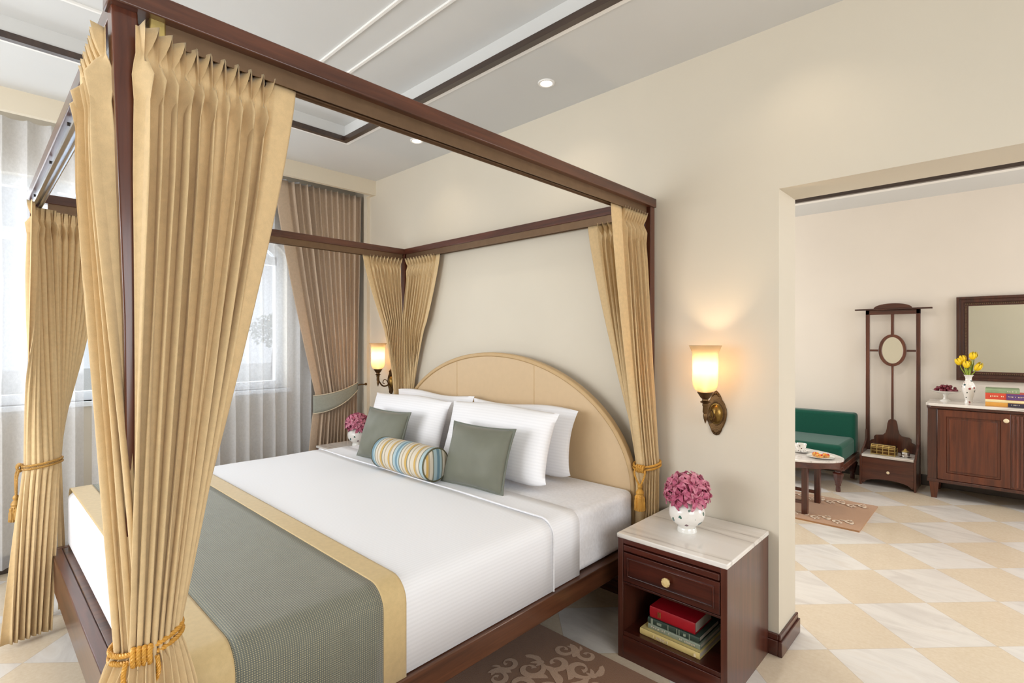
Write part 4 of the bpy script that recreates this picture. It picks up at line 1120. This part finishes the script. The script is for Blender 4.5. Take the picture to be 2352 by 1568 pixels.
s_('fluted_panel', g, M['sideboard'], 0)
def leg(x, y):
    g = G(); a, b = .034, .020; vs = [(x-a, y-a, .147), (x+a, y-a, .147), (x+a, y+a, .147), (x-a, y+a, .147), (x-b, y-b, 0), (x+b, y-b, 0), (x+b, y+b, 0), (x-b, y+b, 0)]
    g.add(vs, [(0, 1, 2, 3), (7, 6, 5, 4), (0, 4, 5, 1), (1, 5, 6, 2), (2, 6, 7, 3), (3, 7, 4, 0)]); s_('leg', g, M['sideboard'])
for x in (X0+.045, X1-.045):
    for y in (YF+.03, YK-.04): leg(x, y)
SZ = .842
# mirror on the wall
mr = thing('wall_mirror', 'large rectangular mirror in a carved brown frame above the sideboard', 'mirror', (.26, LY, 1.41))
mx_0, mx_1, mz_0, mz_1 = -.298, .82, 1.028, 1.80
ws = [(0, .03), (.022, .034), (.028, .026), (.05, .026), (.056, .018), (.085, .012)]
for i in range(len(ws)-1):
    a0, d0 = ws[i]; a1, d1 = ws[i+1]
    rc = lambda a: [(mx_0+a, mz_0+a), (mx_1-a, mz_0+a), (mx_1-a, mz_1-a), (mx_0+a, mz_1-a)]
    if i == 0: g = G()
    g.ring(rc(a0), rc(a1), LY-d1-.004, LY-.001)
mf = build('frame', g, M['sideboard_dk'], mr, bevel=.002, world=True)
g = G()
for k in range(100):
    tt = k/100*2*((mx_1-mx_0)+(mz_1-mz_0)-.16)
g = G(); a = .066
L1 = mx_1-mx_0-2*a; L2 = mz_1-mz_0-2*a
for k in range(int(L1/.014)):
    for z in (mz_0+a, mz_1-a): g.sphere((mx_0+a+k*.014, LY-.022, z), .006, 6, 4)
for k in range(int(L2/.014)):
    for x in (mx_0+a, mx_1-a): g.sphere((x, LY-.022, mz_0+a+k*.014), .006, 6, 4)
build('carved_beading', g, M['bronze'], mf, world=True)
g = G(); g.box(mx_0+.084, mx_1-.084, LY-.012, LY-.006, mz_0+.084, mz_1-.084); build('mirror_glass', g, M['mirror'], mr, world=True)

# fruit stand with grapes
fs_ = thing('cake_stand', 'white porcelain footed dish on the sideboard holding grapes', 'dish', (-.365, 3.70, SZ))
g = G(); g.lathe([(.042, 0), (.042, .004), (.018, .018), (.014, .04), (.02, .062), (.07, .078), (.108, .092), (.112, .096), (.108, .097), (.06, .085), (0, .082)], (0, 0, 0), 36, rid=None); build('footed_dish', g, M['porcelain'], fs_)
g0 = None
rr = random.Random(8)
gp = thing('grape_bunch', 'bunch of dark red grapes on the white footed dish', 'fruit', (-.365, 3.70, SZ+.088))
gb = None
for k in range(46):
    a = rr.random()*2*PI; q = math.sqrt(rr.random()); lay = 0 if k < 24 else (1 if k < 38 else 2)
    x, y, z = q*(.088-.02*lay)*cos(a), q*(.055-.014*lay)*sin(a), .012+lay*.018+rr.uniform(-.002, .002)
    if gb is None: g = G(); g.sphere((0, 0, 0), .0125, 12, 8, 1.1); gb = build('grape', g, M['grape'], gp, smooth=80); o = gb
    else: o = gb.copy(); col.objects.link(o); o.parent = gp
    o.location = (x, y, z)
# tulip vase
tv = thing('tulip_vase', 'slim white vase painted with flowers on the sideboard', 'vase', (-.205, 3.655, SZ))
g = G(); g.lathe([(.030, 0), (.030, .006), (.024, .02), (.026, .03), (.038, .08), (.048, .125), (.047, .155), (.034, .182), (.024, .195), (.022, .215), (.026, .235), (.036, .248), (.034, .249), (.022, .235), (.018, .2), (0, .19)], (0, 0, 0), 36)
build('vase_body', g, M['vase_paint2'], tv, smooth=50)
tl = thing('tulip_bunch', 'five yellow tulips in the slim painted vase', 'flowers', (-.205, 3.655, SZ+.24))
def tulip_head():
    g = G()
    for k in range(6):
        a = 2*PI*k/6; off = .0 if k % 2 else .003
        def fn(u, v):
            th = a+(2*u-1)*.62*(1-.55*v**2.5); r = (.004+.021*sin(PI*min(1, .08+v*.74))+off)*1.0
            return (r*cos(th), r*sin(th), .062*v)
        g.grid(fn, 5, 8)
    return g
tw = None
for (dx, dy, h, lean) in [(-.058, -.01, .10, -.35), (-.035, .02, .125, -.2), (-.012, -.02, .075, -.12), (.024, .01, .15, .05), (.046, -.01, .055, .5)]:
    g = G(); g.tube(bez([(0, 0, -.12), (dx*.25, dy*.3, -.01), (dx*.8, dy, h*.6), (dx, dy, h)], 6), .0035, 6); build('stem', g, M['stem'], tl)
    if tw is None: tw = build('tulip_flower', tulip_head(), M['tulip'], tl, smooth=70, solid=.001); o = tw
    else: o = tw.copy(); col.objects.link(o); o.parent = tl
    o.location = (dx, dy, h-.004); o.rotation_euler = (0, lean, 0)
for k, (dx, rot_) in enumerate([(-.03, -.3), (.01, .1)]):
    g = G(); g.grid(lambda u, v: (dx*v+(2*u-1)*.011*sin(PI*(.1+.85*v)), -.012+.01*(2*u-1)**2, -.02+.11*v), 5, 8); build('leaf', g, M['stem'], tl, solid=.001)
# books on the sideboard
cg = plain('green_book_cover', srgb(150, 172, 132), .4, var=.2); cr2 = plain('orange_red_book_cover', srgb(214, 78, 54), .4, var=.08)
cnv = plain('navy_book_cover', srgb(52, 46, 66), .4, var=.1); coc = plain('ochre_book_cover', srgb(222, 160, 70), .4, var=.08); ccr = plain('cream_book_cover', srgb(240, 222, 170), .5, var=.05); cpu = plain('purple_spine_label', srgb(96, 66, 120), .4, var=.05)
GB = 'books on the sideboard'
def sbook(z, h, w, cover, label, xx=-.093, seg=None, marks=None, mc=None, d=.2):
    t = book((xx+w/2, 3.485, z), w, d, h, 0, cover, label, marks, GB, markc=mc)
    if seg:
        g = G(); g.box(seg[0], seg[1], -.0062, -.001, h*.04, h*.96); build('spine_panel', g, seg[2], t)
    return t
sbook(SZ, .034, .32, coc, 'ochre and navy book at the bottom of the sideboard stack', seg=(-.02, .16, cnv), marks=ticks(0.0, .05, 8, .4, .7), mc=M['paper'])
sbook(SZ+.034, .024, .32, ccr, 'cream book second from the bottom on the sideboard')
sbook(SZ+.058, .054, .32, cr2, 'thick orange-red book with a purple spine label on the sideboard', seg=(-.03, .15, cpu), marks=ticks(-.13, -.04, 8, .35, .6)+ticks(-.02, .1, 14, .4, .6), mc=M['ivory'])
sbook(SZ+.112, .036, .21, cg, 'green book on top of the sideboard stack', marks=ticks(.03, .09, 6, .3, .6), mc=M['paper'])

# ------------------------------------------------------------------ settee
so = thing('settee', 'dark green velvet settee with carved wooden legs in the living room', 'settee', (-1.85, 3.4, 0))
def so_(name, g, mat=None, **kw): return build(name, g, mat or M['velvet'], so, world=True, **kw)
SX0, SX1 = -2.6, -1.045
g = G(); g.box(SX0, SX1-.01, 3.03, 3.62, .26, .43); so_('seat', g, bevel=.035, seg=4, smooth=60)
g = G(); g.box(SX0, SX1-.005, 3.60, 3.76, .26, .665); so_('backrest', g, bevel=.03, seg=4, smooth=60)
g = G(); g.box(SX0-.01, SX1+.006, 3.015, 3.765, .215, .262); g.box(SX0-.016, SX1+.012, 3.008, 3.77, .205, .218); so_('seat_rail', g, M['wood_x'], bevel=.004)
lp = [(.018, 0), (.020, .012), (.017, .05), (.024, .06), (.022, .072), (.027, .085), (.036, .13), (.042, .155), (.044, .17), (.028, .182), (.026, .19), (.036, .2), (.036, .207)]
for x in (SX0+.05, SX1-.045):
    for y in (3.06, 3.70):
        g = G(); g.lathe(lp, (x, y, 0), 24, rid=(8, .05)); so_('leg', g, M['bronze_dk'] if False else M['rosewood'])

# ------------------------------------------------------------------ coffee table
ct = thing('coffee_table', 'oval coffee table with a marble top standing on the tan rug', 'coffee table', (-1.56, 2.325, .012))
def c_(name, g, mat, **kw): return build(name, g, mat, ct, world=True, **kw)
oe = lambda a, b: [(-1.56+a*cos(2*PI*k/64), 2.325+b*sin(2*PI*k/64)) for k in range(64)]
g = G(); g.prism(oe(.655, .33), .432, .448, 'xy'); o = c_('marble_top', g, M['marble'], bevel=.003); o['label'] = 'white marble oval top'
g = G(); g.ring(oe(.65, .325), oe(.60, .28), .385, .432, 'xy'); c_('apron', g, M['wood_x'], bevel=.003)
for x in (-1.985, -1.135):
    for y in (2.13, 2.52):
        g = G(); g.box(x-.022, x+.022, y-.022, y+.022, .012, .40); c_('leg', g, M['rosewood_z'], bevel=.003)
g = G(); g.box(-1.963, -1.157, 2.50, 2.525, .09, .115); g.box(-1.963, -1.157, 2.12, 2.145, .09, .115); c_('stretcher', g, M['wood_x'], bevel=.002)
TZ_ = .448
sc_ = thing('saucer', 'painted saucer under the teacup on the coffee table', 'saucer', (-1.235, 2.40, TZ_))
g = G(); g.lathe([(.03, 0), (.032, .003), (.06, .009), (.076, .014), (.074, .0155), (.03, .006), (0, .006)], (0, 0, 0), 32); build('dish', g, M['cup_paint'], sc_)
cu = thing('teacup', 'white painted teacup on the coffee table beside the settee', 'cup', (-1.235, 2.40, TZ_+.006))
g = G(); g.lathe([(.022, 0), (.022, .004), (.026, .010), (.038, .03), (.044, .055), (.047, .066), (.045, .066), (.036, .03), (0, .012)], (0, 0, 0), 32); build('bowl', g, M['cup_paint'], cu)
g = G(); g.tube(bez([(-.040, 0, .052), (-.058, 0, .056), (-.064, 0, .038), (-.050, 0, .02), (-.034, 0, .02)], 6), .0028, 8); build('handle', g, M['porcelain'], cu)
pl = thing('dessert_plate', 'white plate carrying fruit tarts on the coffee table', 'plate', (-1.06, 2.285, TZ_))
g = G(); g.lathe([(.05, 0), (.052, .003), (.085, .009), (.1, .013), (.098, .0145), (.05, .006), (0, .006)], (0, 0, 0), 36); build('dish', g, M['porcelain'], pl)
rr = random.Random(12)
crust = plain('tart_crust', srgb(226, 166, 90), .6, var=.2); frc = [plain('strawberry', srgb(206, 50, 40), .3, var=.2), plain('custard', srgb(244, 196, 84), .35, var=.1), plain('orange_fruit', srgb(240, 130, 40), .35, var=.1)]
for i, (dx, dy, lab) in enumerate([(-.036, .012, 'small fruit tart on the left of the dessert plate'), (.034, .014, 'small fruit tart on the right of the dessert plate'), (.0, -.042, 'small fruit tart at the front of the dessert plate')]):
    t = thing('fruit_tart', lab, 'tart', (-1.06+dx, 2.285+dy, TZ_+.0065), 0, 'fruit tarts on the plate')
    g = G(); g.lathe([(.022, 0), (.030, .016), (.028, .018), (.0, .014)], (0, 0, 0), 24, rid=(12, .04)); build('crust', g, crust, t)
    for k in range(6):
        g = G(); a = 2*PI*k/6+i; q = .016 if k else 0; g.sphere((q*cos(a), q*sin(a), .021), .0085, 8, 6); build('fruit_piece', g, frc[(k+i) % 3], t)

# ------------------------------------------------------------------ light
def area(name, loc, rot, sx, sy, e, c=(1, 1, 1), spread=180):
    l = bpy.data.lights.new(name, 'AREA'); l.shape = 'RECTANGLE'; l.size = sx; l.size_y = sy; l.energy = e; l.color = c; l.spread = math.radians(spread)
    o = bpy.data.objects.new(name, l); o.location = loc; o.rotation_euler = rot; col.objects.link(o); return o
area('daylight_window_left', (LX-.35, -2.1, 1.75), (0, -PI/2, 0), 1.7, 3.1, 62, (.86, .93, 1.0))
area('fill_light_rear', (-2.6, RY-.3, 1.6), (PI/2, 0, 0), 2.5, 1.6, 102, (.96, .98, 1))  # fill from behind the viewer, through the added rear window
area('fill_light_right', (RX+.35, -2.5, 1.6), (0, PI/2, 0), 1.6, 2.7, 70, (.96, .98, 1))  # side fill for curtain and bed, through the added right window
area('daylight_living', (LVL-.3, 2.1, 1.6), (0, -PI/2, 0), 1.7, 2.3, 105, (.98, .985, 1))
area('fill_light_living_right', (LVR+.35, 2.1, 1.6), (0, PI/2, 0), 1.6, 2.2, 74, (.98, .985, 1))  # added fill for living room wall and jamb, source unseen
# fill spots added below the living room ceiling, outside the view
for x in (-2.6, -.9, .9, 2.2): spot(x, 1.9, LC+.08, 26, 150, (1, .95, .9))
for x in (-2.4, .3): spot(x, -3.95, CZ, 6, 130)  # further added fill behind the viewer, without fittings
w = bpy.data.worlds.new('World'); bpy.context.scene.world = w; w.use_nodes = True
bg = w.node_tree.nodes['Background']; bg.inputs['Color'].default_value = (.86, .93, 1.0, 1); bg.inputs['Strength'].default_value = .85

# ------------------------------------------------------------------ camera
cd = bpy.data.cameras.new('camera'); cam = bpy.data.objects.new('camera', cd); col.objects.link(cam)
cd.sensor_width = 36; cd.lens = 1186*36/2352; cd.shift_y = -3/2352; cd.clip_start = .05
cam.location = (0, -2.483, 1.4); cam.rotation_euler = (PI/2, 0, math.radians(43.4))
bpy.context.scene.camera = cam
vs_ = bpy.context.scene.view_settings
vs_.view_transform = 'Standard'; vs_.look = 'None'; vs_.exposure = 0.08; vs_.gamma = 1; vs_.use_curve_mapping = False
